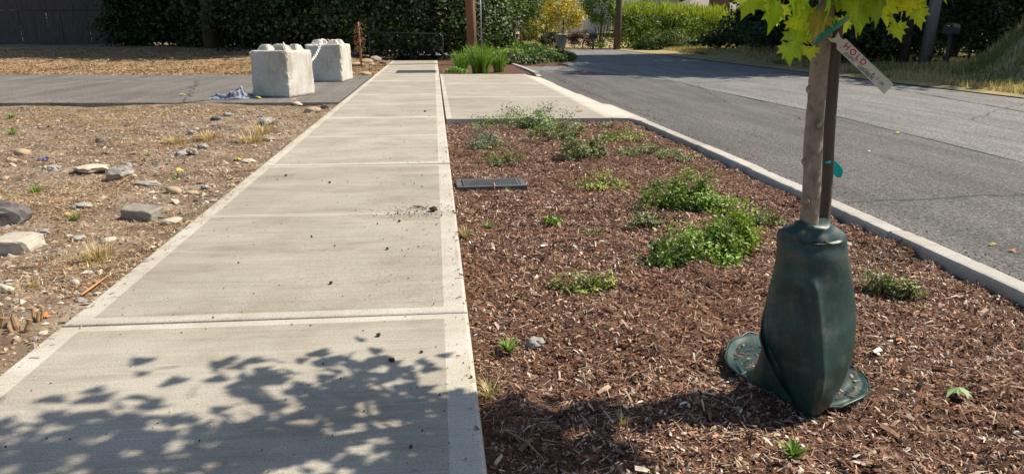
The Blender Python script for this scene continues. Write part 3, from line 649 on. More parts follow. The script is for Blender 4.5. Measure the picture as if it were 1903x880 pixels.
for a in [(945, 652, 26, 60, GR, 'bright green leafy weed left of the grey stone in the mulch', mulch_z, .9, .012), (1474, 858, 36, 55, GR, 'bright green weed at the bottom below the watering bag', mulch_z, .8, .009),
          (866, 446, 26, 50, MX, 'grassy green tuft against the sidewalk edge', mulch_z, .9, .006), (912, 735, 44, 60, MX, 'wispy green grass tuft at the sidewalk edge near the shadow', mulch_z, .8, .004),
          (908, 420, 14, 30, GR, 'small green weed in front of the utility cover', mulch_z, 1.0, .01), (945, 356, 14, 40, DG + GR, 'pale yellow grass tuft in front of the utility cover', mulch_z, .9, .006),
          (1158, 790, 34, 45, DG, 'dry straw tuft standing inside the tree shadow', mulch_z, .8, .003), (1010, 398, 10, 30, DG, 'tiny dry tuft by the small fresh shrub', mulch_z, 1, .005),
          (185, 480, 34, 170, DG, 'golden dry grass tuft beside the sidewalk on the lot', lot_z, 1.0, .006), (490, 252, 30, 120, DG, 'tan dry grass tuft near the rough grey rock', lot_z, .9, .01),
          (470, 268, 26, 120, DG, 'wide dry grass tuft hugging the sidewalk edge', lot_z, .95, .01), (330, 268, 20, 120, DG, 'low dry grass patch behind the row of three stones', lot_z, 1, .01),
          (390, 262, 20, 120, DG, 'dry grass patch right of the row of three stones', lot_z, 1, .01), (68, 360, 18, 40, GR, 'green weed right of the dark boulder', lot_z, 1, .009),
          (142, 408, 20, 45, GR + DG, 'green weed next to the orange stone', lot_z, 1, .008), (330, 336, 14, 35, GR, 'green weed under the yellow leaf', lot_z, 1, .009), (20, 222, 14, 35, GR, 'green weed far left near the driveway', lot_z, 1, .014),
          (24, 250, 14, 35, GR, 'green weed above the rounded cobble', lot_z, 1, .013), (275, 296, 10, 30, GR, 'small green weed mid lot', lot_z, 1, .012), (303, 216, 10, 30, GR + DG, 'pale green weed near the driveway', lot_z, 1, .016), (60, 530, 20, 50, DG, 'sparse dry tuft above the cut stems', lot_z, 1, .004)]:
    tuft(*a)
# cut shrub stems at the left edge
cs = empty('cut_stems', (*px(50, 612, -.05).xy, float(lot_z(*px(50, 612, -.05).xy))), 0, 'cluster of cut woody stems at the left edge by the sidewalk', 'stump')
stub = mat_noise('cut_wood', [(.3, (.22, .13, .065)), (.7, (.4, .27, .15))], 30, .9, .3)
for u, v, hh, th, lx in [(35, 612, 20, .018, -.02), (45, 616, 22, .014, .035), (64, 598, 22, .008, 0), (70, 600, 18, .010, .01), (76, 598, 21, .007, .015), (12, 606, 26, .004, -.01), (3, 612, 16, .02, .02), (28, 618, 12, .012, -.03)]:
    p = px(u, v, -.05); z = float(lot_z(p.x, p.y)); k = sz(1, p.y); b = Vector((p.x, p.y, z - .02)) - cs.location
    tubes('stem', [([b, b + Vector((lx * .5, 0, hh * k * .6)), b + Vector((lx, .01, hh * k + .02))], [th, th * .95, th * .85])], stub, cs, n=9, smooth=False)
# small fallen things
lm = mat_plain('fallen_leaf_yellow', (.55, .5, .07), .6); lg = mat_plain('fallen_leaf_green', (.17, .24, .09), .5); lr = mat_plain('fallen_leaf_rust', (.5, .19, .07), .7)
def leaf_outline(k=1.0):
    half = [(0, 0), (.10, .02), (.30, -.10), (.26, .06), (.50, .10), (.40, .22), (.52, .42), (.33, .38), (.24, .44), (.30, .66), (.18, .62), (.10, .74), (0, 1.0)]
    pts = [(x * k, y * k) for x, y in half]; return pts + [(-x, y) for x, y in pts[-2:0:-1]]
def maple_bm(curl=.12, petiole=.5):
    bm = bmesh.new(); o_ = leaf_outline(); cen = bm.verts.new((0, .3, 0)); vs = [bm.verts.new((x, y, -curl * (abs(x)**1.4 + max(0, y - .3)**2 * 1.3))) for x, y in o_]
    for i in range(len(vs)): bm.faces.new((cen, vs[i], vs[(i+1) % len(vs)]))
    if petiole:
        a = [bm.verts.new(p) for p in ((-.012, 0, 0), (.012, 0, 0), (.012, -petiole * .6, .06), (-.012, -petiole * .6, .06), (.01, -petiole, .16), (-.01, -petiole, .16))]
        bm.faces.new((a[0], a[1], a[2], a[3])); bm.faces.new((a[3], a[2], a[4], a[5]))
    bm.normal_update(); return bm
def fallen(u, v, size, mat, label, zf, rot=(0, 0, 0), curl=.35, z0=-.06, petiole=.4):
    p = px(u, v, z0); bm = maple_bm(curl, petiole)
    zz = float(zf(p.x, p.y)) if callable(zf) else zf
    mn = 9
    R = Matrix.Rotation(rot[2], 3, 'Z') @ Matrix.Rotation(rot[1], 3, 'Y') @ Matrix.Rotation(rot[0], 3, 'X')
    for q in bm.verts: q.co = R @ (q.co * size); mn = min(mn, q.co.z)
    return tag(bmobj('fallen_leaf', bm, mat, loc=(p.x, p.y, zz - mn + .002)), label, 'leaf', 'fallen leaves')
fallen(1785, 742, .105, lg, 'curled green leaf lying on the mulch at the right', mulch_z, (.25, .2, 1.9), .8)
fallen(338, 326, .085, lm, 'bright yellow leaf among the stones of the lot', lot_z, (.5, .3, .8), .5)
fallen(448, 300, .1, lm, 'yellow leaf at the sidewalk edge by the joint', lot_z, (.3, .1, 2.2), .5)
fallen(85, 598, .06, lr, 'rust orange leaf behind the cut stems', lot_z, (.4, .2, .5), .6)
fallen(340, 178, .14, lm, 'yellow green leaf on the driveway left of the block', .005, (.2, .1, .5), .5, 0)
fallen(485, 184, .16, lm, 'yellowish leaf at the foot of the nearer concrete block', .005, (.4, .1, 2), .5, 0)
fallen(1675, 634, .05, lr, 'orange dry scrap of leaf right of the watering bag', mulch_z, (.3, .1, 2), .7)
fallen(1082, 206, .13, lr, 'rusty leaf on the concrete apron', -.02, (.2, .1, 1), .6, 0)
for i, (u, v) in enumerate([(1192, 155), (1243, 149), (1300, 154), (1400, 290), (1613, 283), (1672, 250), (1490, 222), (1705, 205), (1838, 457), (1880, 470), (1520, 300)]):
    fallen(u, v, .05 if v > 250 else .09, lm if i % 3 else lr, ['pale leaf on the shaded edge of the road', 'yellow leaf on the asphalt near the tree shadow', 'leaf scrap on the sunny road beyond the apron', 'small leaf on the asphalt behind the largest shrub', 'leaf on the road right of the trunk',
           'leaf far right of the trunk on the asphalt', 'leaf on the road just left of the trunk', 'leaf near the coarse asphalt on the right', 'leaf near the kerb at the right edge', 'leaf against the kerb at the far right edge', 'leaf left of the teal ribbon', 'leaf on the road at the right of the ribbon', 'leaf between ribbon and right edge'][i], RZ + .006, (.3, .2, i * 1.3), .6, RZ)
# clods and twigs on the sidewalk
clodm = mat_noise('soil_clod', [(.3, (.02, .014, .01)), (.7, (.07, .045, .03))], 30, .95, .6)
for i, (u, v, s_, lab) in enumerate([(805, 392, .032, 'dark soil clod on the sidewalk beside its right margin'), (778, 386, .012, 'small soil crumb near the twig on the sidewalk'), (720, 463, .011, 'soil crumb in the middle of the second slab'), (615, 527, .010, 'lone soil crumb near the wide joint'),
                       (728, 671, .012, 'soil crumb near the right margin of the nearest slab'), (704, 624, .012, 'dark crumb just below the wide joint'), (790, 208, .02, 'dark clod on the far sidewalk margin'), (532, 327, .012, 'crumb at the left of the third panel'), (613, 340, .012, 'crumb near the middle of the third panel'), (742, 412, .012, 'crumb just below the score line')]):
    p = px(u, v); tag(link('soil_clod', rock_mesh(u, s_, s_, s_ * .7, .5, 0, 2), clodm, None, (p.x, p.y, s_ * .5 + .003)), lab, 'soil', 'soil clods on the sidewalk')
n = 1500; a = px(765, 394); r = np.random.default_rng(3); P = np.stack([a.x + r.normal(size=n) * .16, a.y + r.normal(size=n) * .1, np.full(n, .002)], 1); P[n//3:, 0] = r.uniform(SX0 + .1, SX1 - .02, n - n//3); P[n//3:, 1] = r.uniform(2, 13, n - n//3)
P[n//3:, 0] = np.where(r.random(n - n//3) < .25, SX1 - r.exponential(.2, n - n//3), P[n//3:, 0]).clip(SX0+.03, SX1-.02)
s = r.lognormal(math.log(.0026), .5, n).clip(.001, .010)
P[:, 2] = s * .3 + .003
tag(scatter('soil_crumbs', *OCT, P, s, basis(r.normal(size=(n, 3)), r), M['pebble'], cols=pick(r, [(.03, .02, .015, 3), (.1, .06, .04, 2)], n)), 'crumbs of dark soil sprinkled on the sidewalk', 'soil', kind='stuff')
def twig(u0, v0, u1, v1, th, mat, label, z):
    a, b = px(u0, v0, z), px(u1, v1, z); m_ = a.lerp(b, .5) + Vector((.01, .01, .006))
    tag(tubes('twig', [([a, a.lerp(m_, .6), m_, b], [th, th, th * .9, th * .6])], mat, n=6), label, 'twig', 'twigs')
twig(768, 383, 791, 387, .006, M['twig'], 'short brown twig on the sidewalk beside the clod', .008)
orange_tw = mat_plain('orange_twig', (.5, .25, .1), .8)
twig(150, 548, 200, 512, .007, orange_tw, 'orange broken stick pointing at the sidewalk', -.03)
twig(215, 345, 252, 318, .005, stub, 'bleached straw stick leaning on the angular grey rock', -.01)
twig(300, 396, 345, 384, .006, stub, 'pale stick right of the broken brick', -.03)
twig(940, 800, 1010, 852, .004, stub, 'thin pale stick inside the tree shadow', -.04)
twig(1170, 702, 1185, 690, .004, stub, 'short pale stick left of the bag shadow', -.04)
twig(1340, 840, 1365, 822, .004, orange_tw, 'orange rooty twig in the mulch at the bottom', -.04)
twig(920, 862, 932, 845, .008, SM['white'], 'white wood splinter by the sidewalk corner', -.045)
twig(395, 185, 330, 192, .01, M['twig'], 'dark stick along the driveway edge', .012)
# purple wrapper
bm = bmesh.new(); bmesh.ops.create_grid(bm, x_segments=12, y_segments=8, size=.5)
for v in bm.verts: v.co = Vector((v.co.x * .11, v.co.y * .06, .022 + .018 * mnoise.noise(v.co * 5) + .014 * math.sin(v.co.x * 14)))
p = px(80, 298, -.05); o = bmobj('wrapper', bm, mat_plain('purple_foil', (.13, .09, .3), .3, .3), loc=(p.x, p.y, float(lot_z(p.x, p.y)) - .004), rot=(.2, 0, .5)); tag(o, 'crumpled purple wrapper on the dirt lot', 'litter')

# ------------------------------------------------------------------ concrete blocks and chain
def block(loc, rz, sx, sy, h, label, seed):
    c = empty('concrete_block', loc, rz, label, 'concrete block', 'concrete barrier blocks')
    bm = bmesh.new(); box(bm, -sx/2, sx/2, -sy/2, sy/2, 0, h, .045, 2)
    bmesh.ops.subdivide_edges(bm, edges=bm.edges[:], cuts=15, use_grid_fill=True)
    off = Vector((seed * 11, 3, 7))
    for v in bm.verts:
        p = v.co; e = max(0, abs(p.x) / (sx/2) + abs(p.y) / (sy/2) - 1.75) * 4 + max(0, p.z / h + max(abs(p.x) / sx, abs(p.y) / sy) * 2 - 1.86) * 5
        d = .003 * mnoise.noise(p * 4 + off) + (.022 * mnoise.noise(p * 9 + off) + .022 * mnoise.noise(p * 21 + off) + .012 * mnoise.noise(p * 55 + off) - .008) * min(1, e)
        k = 1 - .03 * (p.z / h)
        v.co = Vector((p.x * k, p.y * k, p.z)) + Vector((p.x, p.y, (p.z - h/2) * .6)).normalized() * d
        v.co.z = max(v.co.z, 0)
    bmobj('body', bm, M['block'], c, smooth=False)
    for ix in (-1, 1):
        for iy in (-1, 1):
            bm = bmesh.new(); a, b = .155, .085; hh = .115; x, y = ix * sx * .22, iy * sy * .22
            lo = [bm.verts.new((x + i * a, y + j * a, h - .02)) for i, j in ((-1, -1), (1, -1), (1, 1), (-1, 1))]; hi = [bm.verts.new((x + i * b, y + j * b, h + hh)) for i, j in ((-1, -1), (1, -1), (1, 1), (-1, 1))]
            bm.faces.new(hi)
            for i in range(4): bm.faces.new((lo[i], lo[(i+1) % 4], hi[(i+1) % 4], hi[i]))
            bmesh.ops.bevel(bm, geom=bm.edges[:], offset=.018, segments=2, affect='EDGES')
            bmesh.ops.subdivide_edges(bm, edges=bm.edges[:], cuts=2, use_grid_fill=True)
            for v in bm.verts: v.co += Vector((0, 0, 1)) * .02 * mnoise.noise(v.co * 14 + off) * (v.co.z > h)
            bmobj('key', bm, M['block'], c, smooth=False)
    pts = [Vector((.05 * math.cos(t), 0, h + .05 + .075 * math.sin(t))) for t in np.linspace(-.6, math.pi + .6, 12)]
    tubes('lifting_eye', [(pts, .011)], M['steel'], c); return c
b1 = px(519, 181, .004); b2 = px(608, 152, .004)
B1 = Vector((b1.x + .02, b1.y + .5, .004)); B2 = Vector((b2.x + .02, b2.y + .5, .004))
block(B1, -.40, .93, 1.02, .96, 'nearer concrete barrier block with chipped top beside the rag', 1)
block(B2, -.16, 1.02, 1.05, .99, 'farther concrete barrier block with the white chain over it', 2)
ch = empty('chain', (0, 0, 0), 0, 'white plastic chain slung between the two concrete blocks', 'chain')
ca = B2 + Vector((-.12, -.12, 1.125)); cb = B1 + Vector((.05, .1, 1.10)); ln_m = None; nl = 46; prev = None
pts = [ca.lerp(cb, t) - Vector((0, 0, 2.6 * t * (1 - t) * .82)) for t in np.linspace(0, 1, nl + 1)]
lm_ = bpy.data.meshes.new('link'); bm = bmesh.new(); ring = []
for i in range(14):
    t = 2 * math.pi * i / 14; cxy = Vector((.036 * math.cos(t), .058 * math.sin(t) + .02 * math.copysign(min(1, abs(math.sin(t)) * 2), math.sin(t)), 0)); nn = Vector((math.cos(t), math.sin(t), 0))
    ring.append([bm.verts.new(cxy + nn * .011 * math.cos(s) + Vector((0, 0, .011 * math.sin(s)))) for s in (0, 1.57, 3.14, 4.71)])
for i in range(14):
    for j in range(4): bm.faces.new((ring[i][j], ring[(i+1) % 14][j], ring[(i+1) % 14][(j+1) % 4], ring[i][(j+1) % 4]))
bm.normal_update(); bm.to_mesh(lm_); bm.free(); lm_.materials.append(M['white'])
for i in range(nl):
    d = pts[i+1] - pts[i]; o = bpy.data.objects.new('link', lm_); C.objects.link(o); o.parent = ch; o.location = (pts[i] + pts[i+1]) / 2
    q = d.to_track_quat('Y', 'Z') @ Matrix.Rotation(math.radians(90 * (i % 2) + 20), 3, 'Y').to_quaternion(); o.rotation_mode = 'QUATERNION'; o.rotation_quaternion = q; s_ = d.length / .125; o.scale = (.8, s_, .8)

# crumpled plaid shirt on the driveway
def plaid():
    m, t, p, n, l = nt('plaid_cloth'); v = coords(t, (1, 1, 1), 'UV' if False else 'Generated')
    a = n.new('ShaderNodeTexWave'); a.inputs['Scale'].default_value = 3.2; a.bands_direction = 'X'; l.new(v, a.inputs[0])
    b = n.new('ShaderNodeTexWave'); b.inputs['Scale'].default_value = 2.4; b.bands_direction = 'Y'; l.new(v, b.inputs[0])
    c = mixc(t, (.22, .25, .33), (.05, .07, .13), ramp(t, a.outputs['Fac'], [(.45, g3(0)), (.55, g3(.85))])); c = mixc(t, c, (.42, .42, .43), ramp(t, b.outputs['Fac'], [(.75, g3(0)), (.85, g3(.8))]))
    l.new(c, p.inputs['Base Color']); p.inputs['Roughness'].default_value = .9; return m
p = px(424, 185, .004); bm = bmesh.new(); bmesh.ops.create_grid(bm, x_segments=46, y_segments=30, size=.5)
for v in bm.verts:
    x, y = v.co.x, v.co.y; e = min(1, max(0, (.5 - abs(x)) * 5)) * min(1, max(0, (.5 - abs(y)) * 5))
    hgt = (.075 + .11 * sstep(-.15, .35, x)) * e
    q = Vector((x * 3, y * 4, 2)); f = abs(mnoise.noise(q * 1.2)) + .6 * abs(mnoise.noise(q * 2.6)) + .3 * mnoise.noise(q * 5)
    v.co = Vector((x * .82 + .05 * mnoise.noise(q * 1.5 + Vector((9, 0, 0))), y * (.34 + .1 * x) + .04 * mnoise.noise(q * 1.7), .006 + max(0, hgt * (.55 + .9 * f))))
o = bmobj('crumpled_shirt', bm, plaid(), loc=(p.x - .02, p.y + .16, .004), rot=(0, 0, .05), smooth=True); tag(o, 'crumpled blue and grey plaid shirt lying on the driveway', 'cloth')
o.modifiers.new('t', 'SOLIDIFY').thickness = .006

# ------------------------------------------------------------------ utility cover in the mulch, steel lid in the sidewalk
u0, u1 = px(843, 352, -.03), px(980, 350, -.03); ub = px(905, 333, -.03)
W_, D_ = .66, .36
cx = (SX1 + .03 + W_/2 + .01, px(905, 343, -.03).y)
uc = empty('utility_cover', (cx[0], cx[1], -.038), .02, 'dark grey ribbed utility cover set in the mulch by the sidewalk', 'utility cover')
plast = mat_noise('cover_plastic', [(.3, (.07, .072, .078)), (.7, (.12, .122, .128))], 9, .75, .3, 120, .002)
bm = bmesh.new()
for b in ((-W_/2, W_/2, -D_/2, -D_/2 + .05), (-W_/2, W_/2, D_/2 - .05, D_/2), (-W_/2, -W_/2 + .05, -D_/2 + .05, D_/2 - .05), (W_/2 - .05, W_/2, -D_/2 + .05, D_/2 - .05)): box(bm, *b, -.1, .03)
bmobj('frame', bm, plast, uc)
lid = boxobj('lid', (-W_/2 + .058, W_/2 - .058, -D_/2 + .058, D_/2 - .058, -.06, .036), plast, uc, .008, 2)
bm = bmesh.new()
for i in range(26):
    for j in range(11):
        x = -W_/2 + .085 + i * (W_ - .17) / 25; y = -D_/2 + .08 + j * (D_ - .16) / 10
        box(bm, x - .006, x + .006, y - .008, y + .006, .034, .041)
bmobj('tread', bm, plast, lid)
v0, v1 = px(736, 136), px(808, 131)
steelblue = mat_noise('dark_steel_lid', [(.3, (.045, .05, .06)), (.7, (.075, .082, .095))], 10, .55, .2, 80, .003, metal=.2)
vy = px(770, 133.5).y
sl = empty('vault_lid', ((v0.x + SX1 - .12) / 2, vy, .0), 0, 'dark steel lid lying flush in the far end of the sidewalk', 'vault lid')
hw = (SX1 - .10 - v0.x) / 2
boxobj('lid', (-hw, hw, -.75, .75, -.02, .012), steelblue, sl, .004)
boxobj('frame', (-hw - .04, hw + .04, -.79, .79, -.03, .007), M['steel'], sl, .002)

# ------------------------------------------------------------------ street tree with its watering bag, stake, tie and tag
BAGZ = -.062
tip = px(1498, 774, BAGZ); fwd = Vector((SYA, CYA, 0)); rgt = Vector((CYA, -SYA, 0))
BC = tip + fwd * .13; DT = BC.dot(fwd)
DC = DT
def loc(p): q = p - BC; return Vector((q.dot(rgt), q.dot(fwd), q.z))
bag = empty('watering_bag', BC, -YAW, 'dark green watering bag wrapped around the foot of the young tree', 'watering bag')
def bagmat():
    m, t, p, n, l = nt('green_pvc'); v = coords(t)
    c = ramp(t, nz(t, v, 5, 5), [(.3, (.008, .031, .027)), (.7, (.016, .047, .041))])
    c = mixc(t, c, (.2, .18, .14), ramp(t, nz(t, v, 9, 8, .75), [(.5, g3(0)), (.75, g3(.4))]))
    l.new(c, p.inputs['Base Color']); p.inputs['Roughness'].default_value = .42; p.inputs['Specular IOR Level'].default_value = .5
    ch_ = n.new('ShaderNodeTexChecker'); ch_.inputs['Scale'].default_value = 260; l.new(v, ch_.inputs[0])
    b_ = bump(t, p, nz(t, v, 10, 2, .5, .5), .16, .02); bump(t, p, ch_.outputs['Fac'], .08, .002, b_); return m
M['bag'] = bagmat()
RINGS = [(413, 1481, 1541, .05, .05), (420, 1474, 1546, .052, .055), (429, 1449, 1560, .06, .06), (438, 1444, 1572, .068, .07), (450, 1445, 1575, .078, .08), (470, 1445, 1577, .09, .095), (505, 1441, 1582, .10, .10), (560, 1427, 1590, .125, .11),
         (600, 1415, 1591, .14, .115), (630, 1414, 1590, .14, .115), (660, 1424, 1585, .14, .11), (690, 1438, 1575, .13, .10), (720, 1455, 1562, .11, .09), (745, 1472, 1548, .08, .08), (760, 1482, 1536, .05, .07), (773, 1488, 1518, .02, .05)]
vv = [r_[0] for r_ in RINGS]; rows = np.concatenate([np.linspace(413, 445, 10), np.linspace(452, 773, 44)]); NA = 84; V = []
for v in rows:
    ul, ur, yf, yb_ = [np.interp(v, vv, [r_[k] for r_ in RINGS]) for k in (1, 2, 3, 4)]
    sh = .11 * sstep(560, 773, v); D = DC - float(sh)
    L_, R_ = loc(at(ul, v, D)), loc(at(ur, v, D)); z = (L_.z + R_.z) / 2; cxx = loc(at(np.interp(v, [413, 520, 773], [1511, 1487, 1498]), v, D)).x
    for i in range(NA):
        t = 2 * math.pi * i / NA; c_, s_ = math.cos(t), math.sin(t); hx = (R_.x - cxx) if c_ > 0 else (cxx - L_.x)
        pw = 1.0 if s_ > 0 else float(np.interp(v, [430, 470, 540], [1.0, 1.15, 1.55])); kx = 1.0 if s_ > 0 else float(np.interp(v, [430, 470, 540], [.9, 1.05, 1.35]))
        x = cxx + hx * math.copysign(abs(c_)**kx, c_); y = -sh + (yb_ if s_ > 0 else yf) * math.copysign(abs(s_)**pw, s_)
        if s_ < 0:
            # upright pleat right of the keel, slack fold left of it
            xx = x - cxx
            y -= .034 * math.exp(-(abs(xx - .012) / .014)**1.1) * sstep(500, 520, v) * (1 - sstep(640, 740, v))
            y += .020 * math.exp(-((xx + .04 - .00012 * (v - 560)) / .013)**2) * sstep(505, 560, v) * (1 - sstep(680, 760, v))
            y += .075 * float(sstep(-.015, -.06, xx)) * math.exp(-((v - 690) / 65)**2)
            y -= .010 * math.exp(-((xx + .04) / .05)**2 - ((v - 514 - xx * 60) / 10)**2)
            y += .008 * math.exp(-((v - 449 - xx * 60) / 7)**2)
            y -= .010 * math.exp(-((xx - .02) / .03)**2 - ((v - 432) / 12)**2)
        wr = .005 * mnoise.noise((x * 7, y * 7, z * 5)) + .0018 * mnoise.noise((x * 22 + 3, y * 22, z * 12))
        V.append((x + wr * c_, y + wr * s_, z + .012 * math.sin(t * 2 + 1) * (v < 440) + wr))
Fc = []; nr = len(rows)
for j in range(nr - 1):
    for i in range(NA): Fc.append((j*NA + i, (j+1)*NA + i, (j+1)*NA + (i+1) % NA, j*NA + (i+1) % NA))
Fc.append(tuple((nr-1)*NA + i for i in range(NA))); Fc.append(tuple(range(NA)))
link('bag_body', mesh('bag_body', V, Fc, True), M['bag'], bag)
# skirt lying on the mulch
def flap(name, out, inn, lift, rim):
    """strip between an outer outline on the ground and an inner line under the bag"""
    V = []; Fc = []; m_ = 14; n_ = len(out)
    for i in range(n_):
        for j in range(m_):
            t = j / (m_ - 1); a = px(*out[i], BAGZ); b = px(*inn[i], BAGZ) if lift is not None else at(*inn[i][:2], DC - inn[i][2]); q = a.lerp(b, t); g_ = float(mulch_z(q.x, q.y))
            z = max(g_, BAGZ - .02) + .014 + (lift[i] * t**1.2 if lift is not None else max(0, b.z - BAGZ - .014) * t**7) + (.045 * mnoise.noise((q.x * 13, q.y * 13, 3)) + .05 * abs(mnoise.noise((q.x * 19, q.y * 19, 5))) - .028 * abs(mnoise.noise((q.x * 38, q.y * 38, 2)))) * math.sin(min(1, t * 1.3 + .12) * 3.1) + rim * (j == 0) * (1 + 1.5 * abs(mnoise.noise((q.x * 17, q.y * 17, 9))))
            V.append(loc(Vector((q.x, q.y, z))))
    for i in range(n_ - 1):
        for j in range(m_ - 1): Fc.append((i*m_+j, i*m_+j+1, (i+1)*m_+j+1, (i+1)*m_+j))
    o = link(name, mesh(name, V, Fc, True), M['bag'], bag); o.location = (0, 0, 0); s = o.modifiers.new('s', 'SOLIDIFY'); s.thickness = .006; s.offset = -1
    sb = o.modifiers.new('sub', 'SUBSURF'); sb.levels = sb.render_levels = 1
    tubes('welded_rim', [([V[i_ * m_] for i_ in range(n_)], .0055)], M['bag'], o, n=6); return o
flap('skirt', [(1424, 640), (1390, 637), (1366, 648), (1351, 660), (1345, 682), (1353, 700), (1372, 716), (1398, 727), (1424, 748), (1455, 754), (1488, 771)],
     [(1432, 622, 0), (1424, 626, 0), (1422, 632, .01), (1424, 640, .02), (1428, 652, .03), (1436, 668, .04), (1446, 686, .05), (1458, 708, .06), (1468, 730, .08), (1480, 750, .1), (1492, 764, .12)], None, .012)
flap('skirt', [(1490, 772), (1520, 770), (1560, 772), (1596, 766), (1614, 745), (1610, 722), (1596, 698), (1580, 682), (1568, 672)], [(1500, 762), (1520, 752), (1530, 748), (1535, 740), (1540, 730), (1542, 718), (1542, 708), (1540, 700), (1540, 695)], [.01, .015, .02, .02, .025, .03, .03, .03, .03], .008)
rk = np.random.default_rng(4); kp = np.array([px(*q_, BAGZ)[:] for q_ in [(rk.uniform(1365, 1430), rk.uniform(655, 720)) for _ in range(70)] + [(rk.uniform(1540, 1590), rk.uniform(700, 762)) for _ in range(45)]]); kn_ = len(kp); kp[:, 2] = mulch_z(kp[:, 0], kp[:, 1]) + .035
tag(scatter('chips_on_skirt', *CHIP, kp, np.stack([rk.uniform(.004, .008, kn_), rk.uniform(.012, .03, kn_), np.full(kn_, .01)], 1), basis(rk.normal(size=(kn_, 3)) * .3 + [0, 0, 1], rk), M['chip'], cols=pick(rk, [(.18, .09, .055, 3), (.4, .28, .2, 1)], kn_)), 'bark chips fallen on the watering bag skirt', 'mulch', kind='stuff')
# stitched slot with two eyelets
e0, e1 = loc(at(1491, 450, DC - .102)), loc(at(1536, 452, DC - .100))
for e_ in (e0, e1):
    bm = bmesh.new(); bmesh.ops.create_cone(bm, cap_ends=True, segments=12, radius1=.0085, radius2=.007, depth=.02, matrix=Matrix.Translation(e_) @ Matrix.Rotation(math.pi/2, 4, 'X'))
    bmobj('eyelet', bm, M['darkmetal'], bag, True)
tubes('strap', [([e0 + Vector((0, -.009, 0)), (e0 + e1) / 2 + Vector((0, -.013, -.002)), e1 + Vector((0, -.009, 0))], .003)], M['darkmetal'], bag)
cord = [loc(px(u, v, BAGZ) + Vector((0, 0, z))) for u, v, z in ((1545, 752, .02), (1562, 744, .05), (1580, 752, .05), (1592, 766, .03), (1590, 782, .012))]
tubes('drain_cord', [(cord, .005)], mat_plain('drain_cord', (.12, .09, .07), .8), bag)

tree = empty('young_maple', (BC.x, BC.y, BAGZ), 0, 'young staked maple tree with a watering bag at its foot', 'tree')
TO = Vector((BC.x, BC.y, BAGZ))
tp = [Vector((BC.x, BC.y, BAGZ - .1)), BC.lerp(at(1502, 420, DC), .5) + Vector((0, 0, .0)), at(1503, 415, DC), at(1508, 330, DC), at(1513, 240, DC), at(1519, 165, DC), at(1528, 80, DC), at(1536, 10, DC)]
up_ = tp[-1]; tp += [up_ + Vector((.0, .03, .3)), up_ + Vector((.03, .03, .8)), up_ + Vector((.0, .06, 1.4)), up_ + Vector((.02, .03, 2.1))]
tr = [.044, .038, .0335, .0325, .032, .0318, .031, .028, .025, .019, .012, .004]
def spline(P, R, k=6):
    Q = []; T = []
    for i in range(len(P) - 1):
        a = P[max(i-1, 0)]; b = P[i]; c = P[i+1]; d = P[min(i+2, len(P)-1)]
        for s in range(k):
            t = s / k; Q.append(.5 * ((2*b) + (c - a) * t + (2*a - 5*b + 4*c - d) * t*t + (3*b - a - 3*c + d) * t**3)); T.append(R[i] + (R[i+1] - R[i]) * t)
    return Q + [P[-1]], T + [R[-1]]
q, t_ = spline([p - TO for p in tp], tr); V, Fc = tube(q, t_, 20)
for v in V: v += .003 * Vector((mnoise.noise(v * 34), mnoise.noise(v * 34 + Vector((4, 4, 4))), 0)) + .004 * Vector((mnoise.noise(Vector((1, 1, v.z * 4))), mnoise.noise(Vector((8, 1, v.z * 4))), 0))
link('trunk', mesh('trunk', V, Fc, True), M['ybark'], tree)
for ku, kv, kd, kr in ((1504, 166, -.004, .012), (1494, 300, -.01, .010), (1522, 232, -.032, .009), (1500, 372, -.034, .010), (1512, 120, -.03, .008)):
    bm = bmesh.new(); bmesh.ops.create_icosphere(bm, subdivisions=3, radius=kr)
    for v in bm.verts: v.co = Vector((v.co.x * .9, v.co.y, v.co.z * 1.3)) * (1 + .3 * mnoise.noise(v.co * 90))
    bmobj('bud_scar', bm, M['ybark'], tree, True, loc=at(ku, kv, DC + kd) - TO)
# branches and crown
rb = random.Random(11); BR = []; tops = []
for i in range(17):
    h = .02 + i * .12; b = Vector((np.interp(h, [0, .8, 2.1], [0, .03, .02]), np.interp(h, [0, .8, 2.1], [.0, .03, .03]), h)) + up_ - TO
    a = i * 2.4 + .4; R_ = np.interp(h, [0, .4, 1.0, 2.1], [.45, .72, .66, .22]); e = b + Vector((math.cos(a) * R_, math.sin(a) * R_ * .74 - .22, .35 + .35 * rb.random()))
    BR.append((b, e))
for off, zz in (((.30, -.25), .22), ((.42, -.05), .20), ((.40, .14), .24), ((.12, -.38), .22), ((.5, -.28), .32), ((.22, .02), .18), ((-.15, .66), .55), ((-.1, .72), 1.1), ((.15, .6), .8), ((-.35, .45), 1.6)):
    b = up_ - TO + Vector((.02, .03, max(.0, zz - .35))); BR.append((b, Vector((b.x + off[0], b.y + off[1], zz + (up_ - TO).z))))
for e_ in ((2.02, 2.3, 1.74), (1.95, 2.62, 1.78), (1.72, 2.2, 1.72)): BR.append((up_ - TO + Vector((.01, .02, .08)), Vector(e_) - TO))
for b, e in BR:
    m_ = b.lerp(e, .5) + Vector((0, 0, -.04)); tubes('branch', [([b, m_, e], [.011, .008, .003])], M['ybark'], tree, n=6)
mbm = maple_bm(.3, .55); mbm.verts.ensure_lookup_table(); mv = np.array([v.co[:] for v in mbm.verts]); tri = []
bmesh.ops.triangulate(mbm, faces=mbm.faces[:]); tri = np.array([[v.index for v in f.verts] for f in mbm.faces]); mbm.free()
r = np.random.default_rng(21); P = []; 
for b, e in BR:
    for k in range(46):
        t = .25 + .8 * r.random(); P.append(np.array(b.lerp(e, t)) + r.normal(size=3) * [.12, .085, .10])
for _ in range(230): P.append(np.array([r.uniform(1.46, 2.1), r.uniform(2.1, 2.72), r.uniform(1.60, 1.92)]) - np.array(TO))
P = np.array(P); zc_lim = up_.z - TO.z + .06
